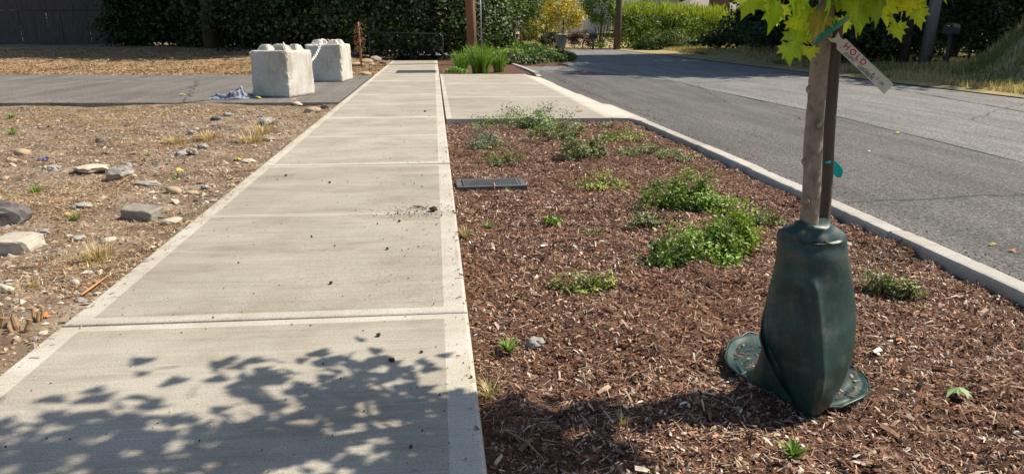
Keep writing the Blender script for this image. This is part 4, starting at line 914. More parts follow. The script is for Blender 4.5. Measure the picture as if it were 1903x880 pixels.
P = P[P[:, 2] > zc_lim]; n = len(P)
N = r.normal(size=(n, 3)) * .5 + [0, 0, .9]; dn = np.stack([P[:, 0], P[:, 1], np.full(n, -.5)], 1) + r.normal(size=(n, 3)) * .5
cols = pick(r, [(.17, .24, .035, 3), (.22, .28, .045, 3), (.12, .19, .03, 2)], n, .12)
fo = scatter('foliage', mv, tri, P, r.uniform(.075, .125, n), basis(N, r, dn), M['maple'], tree, cols); fo['kind'] = 'stuff'
# the leaves one can pick out below the crown
lms = []
for li_, c_ in enumerate(((.27, .35, .04), (.21, .30, .035), (.33, .39, .06), (.42, .45, .06), (.28, .22, .06))):
    mv2 = mv.copy(); mv2[:, 2] *= [.6, 1.2, -.7, 1.0, 1.6][li_]; mv2[:, 2] += [.25, -.2, .1, .3, -.25][li_] * mv2[:, 0] * mv2[:, 1]
    vr_ = np.random.default_rng(li_).uniform(.72, 1.22, (len(mv), 1)); vr_[0] = 1.25; lc_ = np.tile(c_, (len(mv), 1)) * vr_; lc_[-6:] = (.3, .12, .06); me = mesh('leaf', mv2, tri, False, lc_); me.materials.append(M['maple']); lms.append(me)
LV = [(1400, -8, 62, 0, 0), (1440, -2, 74, .1, 1), (1472, -10, 60, -.1, 0), (1420, -15, 50, .05, 2), (1466, 78, 50, -.14, 0), (1482, 56, 56, -.08, 1), (1503, 86, 44, -.12, 2), (1478, 30, 48, .06, 3), (1492, 45, 46, .1, 0), (1508, 14, 60, -.1, 0),
      (1528, 22, 58, -.13, 4), (1545, -6, 70, -.16, 1), (1585, -5, 84, -.12, 0), (1600, 8, 60, .12, 1), (1562, 0, 54, .1, 2), (1632, -4, 66, -.05, 0), (1652, 24, 54, -.12, 0), (1664, 44, 40, -.1, 2), (1690, -4, 60, .05, 3), (1706, 16, 44, .0, 2), (1614, -12, 60, .2, 2),
      (1672, -10, 50, .15, 1), (1574, 34, 40, .16, 3), (1496, -8, 64, .18, 1), (1455, 8, 44, .2, 3), (1514, 40, 34, .14, 2), (1480, 84, 34, .05, 1), (1388, -16, 44, .1, 2), (1714, -8, 36, .1, 0), (1540, 28, 36, .15, 1), (1488, 8, 60, -.05, 2), (1560, -14, 80, 0, 0), (1600, -18, 80, .05, 1), (1646, -16, 70, .1, 3)]
rl = np.random.default_rng(8)
for i, (u, v, s_, dd, m_) in enumerate(LV):
    k = sz(1, DC + dd) * .96; p = at(u, v, DC + dd) - TO; size = s_ * k * .84
    down = Vector((.35 * rl.normal() + .012 * (u - 1540) / 10, -.25 + .3 * rl.normal(), -1)).normalized(); nn = Vector((.45 * rl.normal(), -.75 + .3 * rl.normal(), .55 + .2*rl.normal())).normalized()
    x_ = down.cross(nn).normalized(); nn = x_.cross(down)
    o = bpy.data.objects.new('leaf', lms[m_]); C.objects.link(o); o.parent = tree
    if i % 3 == 0:
        a_ = p - down * size * .55; b_ = np.array([0.0, 0, 0]); b_ = at(1527 + (u - 1540) * .04, 60, DC) - TO + Vector((0, 0, .12)); tubes('twig', [([b_, b_.lerp(a_, .5) + Vector((0, 0, .03)), a_], [.006, .004, .002])], M['ybark'], tree, n=5)
    R3 = Matrix((x_, down, nn)).transposed(); o.matrix_local = Matrix.LocRotScale(p, R3.to_quaternion(), (size, size, size))
# stake
st = empty('stake', (*(BC + rgt * .05 + fwd * .05).xy, BAGZ), 0, 'dark wooden stake standing against the right of the young trunk', 'stake')
SO = st.location.copy(); sp_ = [Vector((SO.x, SO.y, BAGZ - .08)), at(1531, 415, DC + .055), at(1541, 250, DC + .055), at(1552, 100, DC + .055), at(1556, 45, DC + .05)]
q, t_ = spline([p - SO for p in sp_], [.0205, .0205, .0205, .0205, .0205], 4)
tubes('pole', [(q, t_)], M['stake'], st, n=12)
# green tie round trunk and stake
tapem = mat_plain('green_tape', (.015, .23, .17), .35, 0, .2)
def band(name, P, wd, mat, parent=None, wdir=None):
    V = []; Fc = []
    for i, p in enumerate(P):
        wv = (wdir[i] if isinstance(wdir, list) else (wdir or Vector((0, 0, 1)))).normalized(); V += [p - wv * wd[i] / 2, p + wv * wd[i] / 2]
    for i in range(len(P) - 1): Fc.append((2*i, 2*i+1, 2*i+3, 2*i+2))
    o = link(name, mesh(name, V, Fc, True), mat, parent); s = o.modifiers.new('s', 'SOLIDIFY'); s.thickness = .0015
    sb = o.modifiers.new('sub', 'SUBSURF'); sb.levels = sb.render_levels = 2; return o
tie = empty('tree_tie', at(1540, 60, DC), 0, 'green plastic tie holding the trunk to the stake', 'tie')
T0 = tie.location.copy(); wv = (rgt * .45 + Vector((0, 0, .9))).normalized()
band('loop', [p - T0 for p in (at(1548, 66, DC + .09), at(1518, 84, DC + .03), at(1511, 82, DC - .005), at(1520, 72, DC - .036), at(1545, 55, DC - .045), at(1570, 38, DC - .02), at(1588, 24, DC + .03), at(1580, 30, DC + .085), at(1548, 60, DC + .095))], [.04, .045, .05, .052, .05, .044, .036, .038, .04], tapem, tie, wv)
band('loose_end', [p - T0 for p in (at(1572, 33, DC - .02), at(1583, 24, DC - .03), at(1596, 15, DC - .03))], [.014, .012, .012], mat_plain('pale_tape', (.6, .68, .45), .4), tie, wv)
# teal ribbon lower on the stake
tealm = mat_plain('teal_ribbon', (.0, .5, .42), .4, 0, .15)
rb_ = empty('ribbon', at(1541, 305, DC + .06), 0, 'short bright teal ribbon tied to the back of the stake', 'ribbon'); R0 = rb_.location.copy()
band('tail', [p - R0 for p in (at(1536, 300, DC + .07), at(1546, 305, DC + .085), at(1556, 318, DC + .095), at(1567, 323, DC + .09))], [.026, .05, .056, .04], tealm, rb_, Vector((.15, 0, 1)))
band('knot', [p - R0 for p in (at(1532, 302, DC + .033), at(1541, 301, DC + .030), at(1549, 300, DC + .045), at(1551, 302, DC + .06), at(1543, 302, DC + .083))], [.01, .012, .014, .014, .012], tealm, rb_)
# HOLD tag
ta, tb, tc_ = at(1554.4, 90.6, DC - .055), at(1640, 171.9, DC - .085), at(1570.6, 70.7, DC - .05)
ex = (tb - ta); TL = ex.length; ex.normalize(); ey = (tc_ - ta); TW = ey.length; ey = (ey - ex * ey.dot(ex)).normalized(); ez = ex.cross(ey)
tg = empty('hold_tag', (0, 0, 0), 0, 'white paper tag with red lettering hanging from the young trunk', 'tag'); tg.matrix_world = Matrix.Translation(ta) @ Matrix((ex, ey, ez)).transposed().to_4x4()
TL *= 1.04
def tagmat():
    m, t, p, n, l = nt('tag_paper'); v = coords(t); l.new(ramp(t, nz(t, v, 30, 4), [(.3, (.66, .62, .54)), (.7, (.78, .74, .66))]), p.inputs['Base Color']); p.inputs['Roughness'].default_value = .6
    tr_ = n.new('ShaderNodeBsdfTranslucent'); tr_.inputs[0].default_value = (.8, .7, .52, 1); mx = n.new('ShaderNodeMixShader'); mx.inputs[0].default_value = .3
    l.new(p.outputs[0], mx.inputs[1]); l.new(tr_.outputs[0], mx.inputs[2]); l.new(mx.outputs[0], n['Material Output'].inputs[0]); return m
TW *= 1.0
out = [(0, 0), (TL * .5, .001), (TL, 0), (TL, TW), (TL * .5, TW - .001), (0, TW), (-.006, TW * .78), (-.02, TW * .82), (-.036, TW * 1.0), (-.03, TW * .5), (-.036, TW * .28), (-.052, TW * .14), (-.03, TW * .10), (-.014, TW * .3), (-.006, TW * .2)]
bm = bmesh.new(); f = bm.faces.new([bm.verts.new((x, y, .0)) for x, y in out]); rr = bmesh.ops.extrude_face_region(bm, geom=[f])
for v in rr['geom']:
    if isinstance(v, bmesh.types.BMVert): v.co.z -= .0007
bmesh.ops.recalc_face_normals(bm, faces=bm.faces[:])
bmobj('card', bm, tagmat(), tg)
def text(name, s, size, x, y, mat, rot=0, space=1.0, shear=0, off=.0, z=.0006):
    cu = bpy.data.curves.new(name, 'FONT'); cu.body = s; cu.size = size; cu.space_character = space; cu.shear = shear; cu.offset = off; cu.extrude = .0002
    o = bpy.data.objects.new(name, cu); C.objects.link(o); bpy.context.view_layer.update()
    me = bpy.data.meshes.new_from_object(o.evaluated_get(bpy.context.evaluated_depsgraph_get())); C.objects.unlink(o); bpy.data.objects.remove(o); me.materials.clear()
    return link(name, me, mat, tg, (x, y, z), (0, 0, rot))
red = mat_plain('red_print', (.55, .02, .045), .6); ink = mat_plain('pen_ink', (.025, .025, .03), .6)
k = TL / 860
text('print', 'HOLD', 108 * k, 42 * k, 70 * k, red, 0, 1.42, 0, .0006)
text('small_print', 'for', 26 * k, 18 * k, 38 * k, red, 0, 1)
text('small_print', 'until', 30 * k, 452 * k, 60 * k, red, 0, 1)
text('handwriting', 'JOSEPH', 52 * k, 112 * k, 14 * k, ink, .05, 1.0, .15)
text('handwriting', 'GERARDK', 62 * k, 352 * k, 14 * k, ink, .015, .92, .2)
text('handwriting', '8 - 2 - 24', 58 * k, 560 * k, 66 * k, ink, -.06, .95, .1)

# ------------------------------------------------------------------ background
DK = [(.022, .045, .016, 4), (.04, .075, .022, 3), (.06, .10, .03, 1.5)]
IV = [(.032, .062, .02, 3), (.06, .105, .032, 3), (.15, .19, .08, 1.6), (.08, .06, .035, 1.6)]
MG = [(.06, .11, .025, 3), (.09, .15, .035, 3), (.13, .19, .05, 1.5)]
LG = [(.16, .24, .03, 3), (.24, .31, .045, 3), (.10, .17, .03, 2)]
LGH = [(.26, .36, .035, 3), (.37, .44, .06, 3), (.12, .19, .03, 2)]
YO = [(.66, .46, .05, 3), (.56, .48, .07, 3), (.36, .38, .06, 3), (.68, .34, .04, .6)]
seed_ = [100]
def plant(name, loc, rad, n, size, pal, label, cat, group=None, trunk=None, clumps=60, spread=.16, zc=None, lo=-.3, shell=.55, up=.4, tmpl=DIAM, part='crown', limbs=0, stretch=1.0, cvar=.2, mat=None, skirt=0):
    """crown centre at zc above the foot; trunk = radius or None"""
    seed_[0] += 1; r = np.random.default_rng(seed_[0]); c = empty(name, loc, 0, label, cat, group)
    P, q, k = clump_pts(r, n, rad, clumps, spread, lo, shell)
    if skirt: P[:, :2] *= 1 + skirt * np.clip(-q[:, 2:3], 0, 1)
    zc = rad[2] if zc is None else zc; P[:, 2] += zc; P[:, 2] = np.maximum(P[:, 2], .03)
    N = q * .7 + r.normal(size=(n, 3)) * .5 + [0, 0, up]; s = size * r.uniform(.55, 1.35, n)
    cols = pick(r, pal, n, cvar) * (1 + .22 * r.normal(size=(clumps, 1)))[k].clip(.6, 1.5)
    scatter(part, *tmpl, P, np.stack([s, s * stretch, s], 1), basis(N, r), mat or M['fol'], c, cols)
    if trunk:
        rr = random.Random(seed_[0]); h = zc + rad[2] * .4
        tubes('trunk', [([(0, 0, -.15), (.1 * trunk, .05, h * .3), (.3 * trunk, 0, h * .65), (.2 * trunk, .1, h)], [trunk * 1.25, trunk, trunk * .75, trunk * .3])], M['bark'], c, n=10)
        L = []
        for i in range(limbs):
            a = rr.uniform(0, 6.28); b = Vector((.1 * trunk, 0, h * rr.uniform(.35, .8))); e = Vector((math.cos(a) * rad[0] * .7, math.sin(a) * rad[1] * .7, min(zc + rad[2] * .7, b.z + rad[2] * rr.uniform(.1, .6)))); L.append(([b, b.lerp(e, .5) + Vector((0, 0, .15)), e], [trunk * .35, trunk * .22, trunk * .08]))
        if L: tubes('limbs', L, M['bark'], c, n=6)
    return c
def foot(u, D, z): p = col(u, D, z); p.z = z; return p
def dz_(u, D): p = col(u, D); return Vector((p.x, p.y, float(dry_z(p.x, p.y))))
# --- overgrown hedge behind the chain-link fence
for u, D, rx, rz_, pal, lab in [(455, 36.5, 1.7, 2.6, DK, 'dark leafy bush behind the nearer concrete block'), (535, 36.2, 1.8, 2.9, IV, 'overgrown green bush behind the two concrete blocks'), (610, 36.4, 1.7, 2.8, IV, 'overgrown bush behind the farther concrete block'), (690, 36.3, 1.8, 3.0, IV, 'tall leafy bush over the left post of the wire fence'),
                             (765, 36.4, 1.7, 2.9, IV, 'ivy clad bush over the middle of the wire fence'), (835, 36.2, 1.5, 3.0, IV, 'leafy bush at the right end of the wire fence'), (893, 37.5, 1.3, 2.7, IV, 'leafy bush behind the reddish utility pole')]:
    hk_ = [1.15, .8, 1.0, .75, 1.1, .85, 1.0][(u // 7) % 7]
    plant('bush', dz_(u, D + .8 * math.sin(u)) - Vector((0, 0, .05)), (rx * (1.15 + .25 * math.cos(u)), 1.2, rz_ * hk_), 7500, .19, pal, lab, 'bush', 'overgrown bushes behind the wire fence', trunk=.07, clumps=150, spread=.13, lo=-1, shell=.25, limbs=5, skirt=1.1)
for u, lab in [(420, 'black green bush in the back row left of the blocks'), (500, 'bush in the back row over the nearer block'), (580, 'bush in the back row over the farther block'), (660, 'bush in the back row above the dead sapling'), (735, 'bush in the back row above the wire fence'), (805, 'bush in the back row above the sidewalk end'), (870, 'bush in the back row behind the reddish pole')]:
    plant('bush', dz_(u, 39.3), (2.1, 1.3, 2.8), 4500, .26, DK, lab, 'bush', 'back row of dark bushes', trunk=.08, clumps=110, spread=.14, lo=-1, shell=.25, skirt=1.1)
for u, D, rx, rz_, lab in [(270, 43, 1.8, 2.1, 'low dark bush right of the plank fence'), (335, 42, 2.0, 2.4, 'dark evergreen bush with bright gaps in its leaves'), (400, 40, 1.7, 2.4, 'dark evergreen bush left of the concrete blocks')]:
    plant('bush', dz_(u, D), (rx, 1.3, rz_), 6500, .24, DK, lab, 'bush', 'dark evergreen bushes by the plank fence', trunk=.08, clumps=120, spread=.14, lo=-1, shell=.25, skirt=1.1)
for i, u in enumerate(range(250, 930, 62)):
    plant('low_bush', dz_(u, 41.2 + .5 * (i % 2)), (1.7, .8, .75), 1700, .22, DK, 'low dark bush filling the foot of the back hedge, %s' % ['left of the thick trunk', 'right of the thick trunk', 'under the dark evergreens', 'between the evergreens', 'left of the nearer block', 'behind the nearer block', 'between the two blocks', 'behind the farther block', 'behind the dead sapling', 'behind the wire fence', 'behind the sidewalk end'][i], 'bush', 'low bushes under the back hedge', clumps=40, lo=-.2, zc=.35, shell=.3)
# tall trees rising behind them, crowns above the picture
for u, D, R_, h, tr_, lab in [(255, 44, 4.0, 9.5, .42, 'thick dark trunk at the right end of the plank fence'), (455, 43, 4.2, 10, .3, 'tall tree behind the dark evergreen bushes'), (560, 40, 4.2, 10.5, .26, 'tall tree behind the two concrete blocks'), (715, 40, 4.4, 10, .2, 'slim grey trunked tall tree behind the wire fence'), (60, 48.5, 4.5, 10, .35, 'tall tree behind the plank fence'), (640, 45, 4.5, 11, .3, 'tall tree farther behind the overgrown hedge'),
                              (395, 37.5, 3.6, 9, .3, 'tall tree left of the nearer concrete block'), (515, 36.6, 3.8, 10.5, .16, 'tall slender tree in the hedge behind the nearer block'), (618, 36.2, 3.6, 10, .14, 'tall slender tree in the hedge behind the farther block'), (800, 44, 4.2, 10, .25, 'tall tree behind the right end of the wire fence'), (345, 46, 4.2, 10, .24, 'tall tree behind the dark bush with bright gaps')]:
    plant('tall_tree', dz_(u, D), (R_, R_, 4.4), 6500, .5, DK if u < 500 else IV, lab, 'tree', 'tall trees at the back of the lot', trunk=tr_, zc=h - 2.0, clumps=90, spread=.17, lo=-.6, limbs=8)
# --- chain-link fence
cf = empty('wire_fence', dz_(760, 33.6), 0, 'low galvanised chain-link fence with top rail across the sidewalk end', 'fence'); fo_ = cf.location.copy()
fpts = [dz_(u, 34.4) - fo_ for u in (688, 824)]
fh = 1.22
for p in fpts: tubes('post', [([p + Vector((0, 0, -.2)), p + Vector((0, 0, fh + .06))], .03)], M['shadedsteel'], cf, n=8)
tubes('top_rail', [([fpts[0] + Vector((0, 0, fh + .02)), fpts[1] + Vector((0, 0, fh - .03))], .021)], M['shadedsteel'], cf, n=8)
V = []; Fc = []; A, B = fpts[0], fpts[1]; L_ = (B - A).length; d_ = (B - A) / L_; nn = int(L_ / .07)
def wire(a, b, t=.0014):
    o_ = len(V); s = Vector((0, 0, 1)).cross(d_).normalized() * t; w2 = (b - a).normalized().cross(s).normalized() * t
    for p in (a, b): V.extend([p - s, p + w2, p + s])
    Fc.extend([(o_, o_+1, o_+4, o_+3), (o_+1, o_+2, o_+5, o_+4), (o_+2, o_, o_+3, o_+5)])
for i in range(-18, nn):
    for s in (1, -1):
        x0 = i * .07 if s == 1 else i * .07 + fh * 1.0; x1 = x0 + s * fh * 1.0; z0, z1 = .02, fh
        if s == 1: lo_, hi_ = max(x0, 0), min(x1, L_)
        else: lo_, hi_ = max(x1, 0), min(x0, L_)
        if hi_ - lo_ < .03: continue
        zz = lambda x: z0 + (z1 - z0) * (x - x0) / (x1 - x0)
        wire(A + d_ * lo_ + Vector((0, 0, zz(lo_))), A + d_ * hi_ + Vector((0, 0, zz(hi_))))
o = link('mesh_wire', mesh('mesh_wire', V, Fc), M['shadedsteel'], cf); o['kind'] = 'stuff'
# --- plank fence at the left
pf = empty('plank_fence', dz_(120, 46), 0, 'tall weathered dark plank fence at the left behind the lot', 'fence'); po = pf.location.copy()
edge = np.linspace(-330, 226, 23)
rp = random.Random(4)
for i in range(len(edge) - 1):
    for tier, (za, zb) in enumerate(((-.2, 2.02), (2.05, 4.4))):
        a, b = dz_(edge[i], 46) - po, dz_(edge[i+1], 46) - po; g_ = .02
        b = a + (b - a) * .985; tk = .035 + .02 * rp.random(); off_ = rp.uniform(-.025, .025) - .06 * tier
        tilt = rp.uniform(-.03, .03)
        bm = bmesh.new(); fy_ = Vector((0, -1, 0)); vs = []
        for z, sh_ in ((za, 0), (zb + rp.uniform(-.05, .05) * tier, tilt)):
            for q_ in (a, b):
                for e in (0, tk): vs.append(bm.verts.new(q_ + fy_ * (e + off_ + .1) + Vector((sh_, 0, z))))
        for f in ((0, 2, 3, 1), (4, 5, 7, 6), (0, 1, 5, 4), (2, 6, 7, 3), (1, 3, 7, 5), (0, 4, 6, 2)): bm.faces.new([vs[k] for k in f])
        bmesh.ops.recalc_face_normals(bm, faces=bm.faces[:]); bmobj('plank', bm, M['plank'], pf)
a, b = dz_(-330, 46.12) - po, dz_(226, 46.12) - po
tubes('rail', [([a + Vector((0, 0, 2.03)), b + Vector((0, 0, 2.03))], .06)], M['plank'], pf, n=4, smooth=False); tubes('rail', [([a + Vector((0, 0, .5)), b + Vector((0, 0, .5))], .06)], M['plank'], pf, n=4, smooth=False)
post = dz_(228, 45.7) - po; bx = bmesh.new(); box(bx, post.x - .09, post.x + .09, post.y - .09, post.y + .09, -.2, 4.3); bmobj('post', bx, M['greypole'], pf)
# --- dead sapling on its stick
q0 = px(672, 124); ds = empty('dead_sapling', (q0.x, q0.y, float(dry_z(q0.x, q0.y))), 0, 'dead brown sapling tied to a thin stick past the driveway', 'sapling')
hs = sz(80, q0.y); tubes('stick', [([(0, 0, -.1), (-.01, 0, hs * .5), (-.03, 0, hs)], [.045, .04, .035])], mat_plain('stick_wood', (.34, .18, .1), .9), ds, n=8)
L = []; rr = random.Random(2)
for i in range(16):
    z = hs * rr.uniform(.4, .98); a = rr.uniform(0, 6.28); L.append(([(-.02, 0, z), (math.cos(a) * .1, math.sin(a) * .1, z + .04), (math.cos(a) * .22, math.sin(a) * .22, z - .02)], [.008, .006, .003]))
tubes('twigs', L, M['twig'], ds, n=4)
r = np.random.default_rng(5); n = 170; P = np.stack([r.normal(size=n) * .12 - .02, r.normal(size=n) * .12, hs * r.uniform(.35, .95, n)], 1)
scatter('dead_leaves', *OVAL, P, r.uniform(.06, .12, n), basis(r.normal(size=(n, 3)), r), M['blade'], ds, pick(r, [(.2, .11, .06, 2), (.3, .18, .1, 1)], n))
# --- reddish utility pole with its galvanised guard
pb = col(879, 30.2); up1 = empty('utility_pole', (pb.x, pb.y, -.08), 0, 'reddish brown wooden utility pole rising from the grass clump', 'utility pole')
tubes('pole', [([(0, 0, -.2), (-.06, 0, 2), (-.25, 0, 9)], [.20, .195, .16])], M['polewood'], up1, n=16)
tubes('ground_wire', [([(.1, -.175, 0), (.04, -.175, 2), (-.12, -.16, 8.6)], .012)], M['steel'], up1, n=5)
tubes('crossarm', [([(-1.3, 0, 8.5), (.9, 0, 8.5)], .07)], M['oldpole'], up1, n=4, smooth=False)
gb = col(890, 30.6); gg = empty('lattice_post', (gb.x, gb.y, -.08), 0, 'galvanised steel lattice post just right of the reddish pole', 'post')
for x in (-.13, .13): tubes('upright', [([(x, 0, -.1), (x - .05, 0, 3.6)], .028)], M['steel'], gg, n=6)
L = []
for i in range(14):
    z = .1 + i * .25; s = 1 if i % 2 else -1; L.append(([(-.13 * s - .014 * z, 0, z), (.13 * s - .014 * z, 0, z + .25)], .012))
for i, l_ in enumerate(L): tubes('brace', [l_], M['steel'], gg, n=5)
tubes('cap', [([(-.19, 0, 3.6), (.1, 0, 3.6)], .03)], M['steel'], gg, n=6)
# --- strap leaved clumps at the end of the apron
def blades(u, v, wpx, hpx, n, pal, label, wd=.022):
    p = px(u, v, -.05); k = sz(1, p.y); R_ = wpx * k / 2; h = hpx * k; r = np.random.default_rng(u); c = empty('strap_leaf_clump', (p.x, p.y + .12, -.07), 0, label, 'plant', 'strap leaved plants'); V = []; Fc = []; CC = []; cl = pick(r, pal, n)
    for i in range(n):
        a = r.uniform(0, 6.28); o_ = np.array([math.cos(a), math.sin(a) * .6, 0]) * R_ * .45 * math.sqrt(r.random()); b = np.array([math.cos(a + r.normal() * .4), .6 * math.sin(a), 0]); L_ = h * r.uniform(.55, 1.15); ln_ = r.uniform(.05, .55) * R_; s = np.array([math.cos(a * 3), math.sin(a * 3), 0]) * wd; base = len(V)
        for t, w_ in ((0, .7), (.3, 1), (.6, .9), (.85, .5), (1, .08)):
            q_ = o_ + b * ln_ * t**1.8 * 1.6 + np.array([0, 0, L_ * (t - .22 * (ln_ / R_) * t**3 * 1.6)]); V += [q_ - s * w_ / 2, q_ + s * w_ / 2]; CC += [cl[i]] * 2
        for j in range(4): Fc.append((base + 2*j, base + 2*j+1, base + 2*j+3, base + 2*j+2))
    link('blades', mesh('blades', V, np.array(Fc), False, np.array(CC)), M['leaf'], c); return c
BG_ = [(.16, .30, .04, 3), (.24, .40, .06, 3), (.33, .46, .10, 1.5), (.08, .16, .025, 2)]
blades(893, 137, 66, 56, 420, BG_, 'tall bright green strap leaved clump in front of the reddish pole')
blades(858, 134, 50, 44, 200, BG_, 'smaller spiky green clump left of the reddish pole')
blades(928, 134, 44, 40, 190, BG_, 'spiky green clump right of the tall strap leaved clump')
plant('ground_plant', Vector((*px(850, 135, -.05).xy, -.07)), (.42, .3, .22), 500, .06, BG_, 'low leafy green plant at the corner of the apron', 'plant', clumps=20, zc=.05, lo=0)
# --- ivy bank spilling over the kerb
for u, v, rx, ry, rz_, pal, lab, n in [(935, 112, 1.1, 1.3, .55, LG, 'bright green ivy mound just behind the spiky clumps', 2600), (985, 108, 1.3, 1.2, .62, MG, 'green ivy mound in the middle of the bank by the road', 3000), (905, 121, .8, .8, .45, LG, 'low light green ivy mound beside the far kerb', 1800), (965, 121, 1.1, .8, .4, IV, 'low ivy mound in front along the far kerb', 2400), (1010, 117, 1.2, .9, .45, MG, 'ivy mound spreading onto the road edge', 2600), (1035, 112, 1.0, 1.1, .42, IV, 'dark ivy mound reaching out over the road edge', 2600), (965, 104, 1.6, 1.4, .8, LG, 'light green ivy mound at the back of the bank', 2600), (915, 106, .9, 1.0, .9, MG, 'ivy mound against the reddish pole', 2200)]:
    p = px(u, v, -.08); plant('ivy_mound', Vector((p.x, p.y + ry, -.1)), (rx * 1.15, ry * 1.1, rz_ * .85), int(n * 1.6), .15, [(a_ * 1.35, b_ * 1.35, c_ * 1.35, d_) for a_, b_, c_, d_ in pal], lab, 'ivy', 'ivy mounds by the road', clumps=60, zc=.12, lo=-.05, shell=.4, tmpl=OVAL)
    # lower ground under the bank
grid('ivy_bank', 2.6, 6.6, 29.5, 37, 20, 30, lambda X, Y: -.2 + .16*(1 - sstep(5.2, 6.4, X)) * sstep(29.6, 30.6, Y) + .02*vnoise(X, Y, 2, 3), M['mulchsoil'])
plant('tree', foot(905, 40.5, 0), (2.2, 2.0, 2.6), 5200, .17, MG, 'broad leaved green tree right of the reddish pole', 'tree', None, trunk=.14, zc=3.3, clumps=80, limbs=6, lo=-1)
# --- across the road, where it bends away
def far(u, D): p = col(u, D); return Vector((p.x, p.y, float(far_z(p.x, p.y)) if p.y > 53.3 else RZ))
tk = mat_noise('red_trunk_bark', [(.3, (.1, .05, .035)), (.7, (.22, .12, .085))], 6, .95, .6, 14, .03, (3, 3, .6))
for u, D, R_, tr_, lab in [(977, 72, 3.6, .55, 'big reddish trunked conifer left of the yellow tree'), (990, 74, 3.5, .4, 'second conifer trunk right of the big reddish one'), (935, 80, 4.0, .3, 'dark conifer at the far end left of the reddish trunks')]:
    plant('conifer', far(u, D), (R_, R_, 4.6), 5600, .26, DK, lab, 'tree', 'conifers beyond the bend', trunk=tr_, zc=6.1, clumps=80, lo=-.9, limbs=7)
plant('conifer', far(955, 66), (2.6, 2.0, 2.2), 4600, .2, MG, 'lower green branches of a conifer beside the trunks', 'tree', 'conifers beyond the bend', trunk=.12, zc=3.3, clumps=50, lo=-.9)
plant('yellow_tree', far(1046, 62), (2.15, 1.9, 1.75), 6500, .16, YO, 'small tree with yellow orange leaves behind the cart', 'tree', None, trunk=.09, zc=2.6, clumps=60, spread=.14, limbs=6, lo=-.8, up=.8)
plant('bush', far(1010, 60), (1.3, 1.0, 1.3), 3000, .13, MG + YO[:2], 'olive bush left of the yellow tree', 'bush', None, trunk=.05, zc=1.3, clumps=35, lo=-.9)
plant('bush', far(1022, 57.5), (1.0, .8, .75), 2200, .11, DK, 'dark clipped bush left of the cart', 'bush', None, clumps=30, zc=.6, lo=-.9)
plant('small_tree', far(1116, 58), (1.75, 1.5, 1.9), 6500, .13, MG + LG[:1], 'green small tree with several stems behind the mailbox', 'tree', None, trunk=.07, zc=3.1, clumps=60, spread=.14, limbs=8, lo=-.8)
tubes_ = [([(0, 0, -.1), (a * .5, 0, .6), (a, .1, 1.7)], [.06, .05, .03]) for a in (-.5, -.2, .3, .6)]
o = bpy.data.objects[[x.name for x in C.objects if x.name.startswith('small_tree')][0]]; tubes('stems', tubes_, M['bark'], o, n=6)
redb = [(.07, .032, .028, 3), (.10, .05, .035, 2), (.05, .04, .025, 2)]
plant('round_bush', far(1083, 56), (1.45, 1.1, .78), 3600, .11, redb, 'round dark purplish bush behind the mailbox', 'bush', None, clumps=40, zc=.55, lo=-.5, trunk=.05)
plant('bush', far(1112, 55.2), (.8, .5, .3), 900, .1, LG, 'low light green bush under the small tree', 'bush', None, clumps=20, zc=.2, lo=0)
# leafy hedge with sunny top
for i, (u, rx) in enumerate([(1168, 1.5), (1210, 1.6), (1255, 1.6), (1300, 1.7), (1340, 1.6)]):
    lab = ['left end of the tall hedge with sunlit tips, next to the brown pole', 'tall hedge bush with sunlit tips left of the dome shrubs', 'tall hedge bush with sunlit tips behind the dome shrubs', 'tall hedge bush with sunlit tips below the chimney', 'right end of the tall hedge beside the dark trees'][i]
    hr_ = [1.5, 1.48, 1.42, 1.35, 1.2][i]
    c = plant('hedge_bush', far(u, 57), (rx, 1.2, hr_), 5200, .15, LGH, lab, 'hedge', 'tall hedge across the road', trunk=.06, clumps=80, skirt=.9, zc=hr_ * .95, spread=.14, lo=-1, shell=.5, up=.9)
    r = np.random.default_rng(i); n = 420; P = np.stack([r.uniform(-rx, rx, n), r.normal(size=n) * .6, r.uniform(hr_ * 1.55, hr_ * 2.12, n)], 1)
    scatter('shoots', *OVAL, P, np.stack([np.full(n, .16), r.uniform(.3, .6, n), np.full(n, .2)], 1), basis(r.normal(size=(n, 3)) * [1, 1, .2], r, r.normal(size=(n, 3)) * .3 + [0, 0, 1]), M['fol'], c, pick(r, [(.32, .40, .05, 2), (.42, .46, .08, 1)], n))['kind'] = 'stuff'
for u, rx, rz_, lab in [(1228, 1.6, 1.2, 'left of the two dark dome shrubs by the road'), (1264, 2.0, 1.3, 'right and larger of the two dark dome shrubs by the road')]:
    p = px(u, 93.5, -.1); plant('dome_shrub', Vector((p.x, p.y + 1.2, float(bank_z(p.x, p.y)) - .02)), (rx, 1.3, rz_), 9000, .11, [(.10, .155, .025, 3), (.15, .20, .035, 2), (.05, .085, .016, 2)], lab, 'shrub', 'dome shrubs by the road', trunk=.06, clumps=220, zc=.12, lo=-.02, shell=.75, spread=.08)
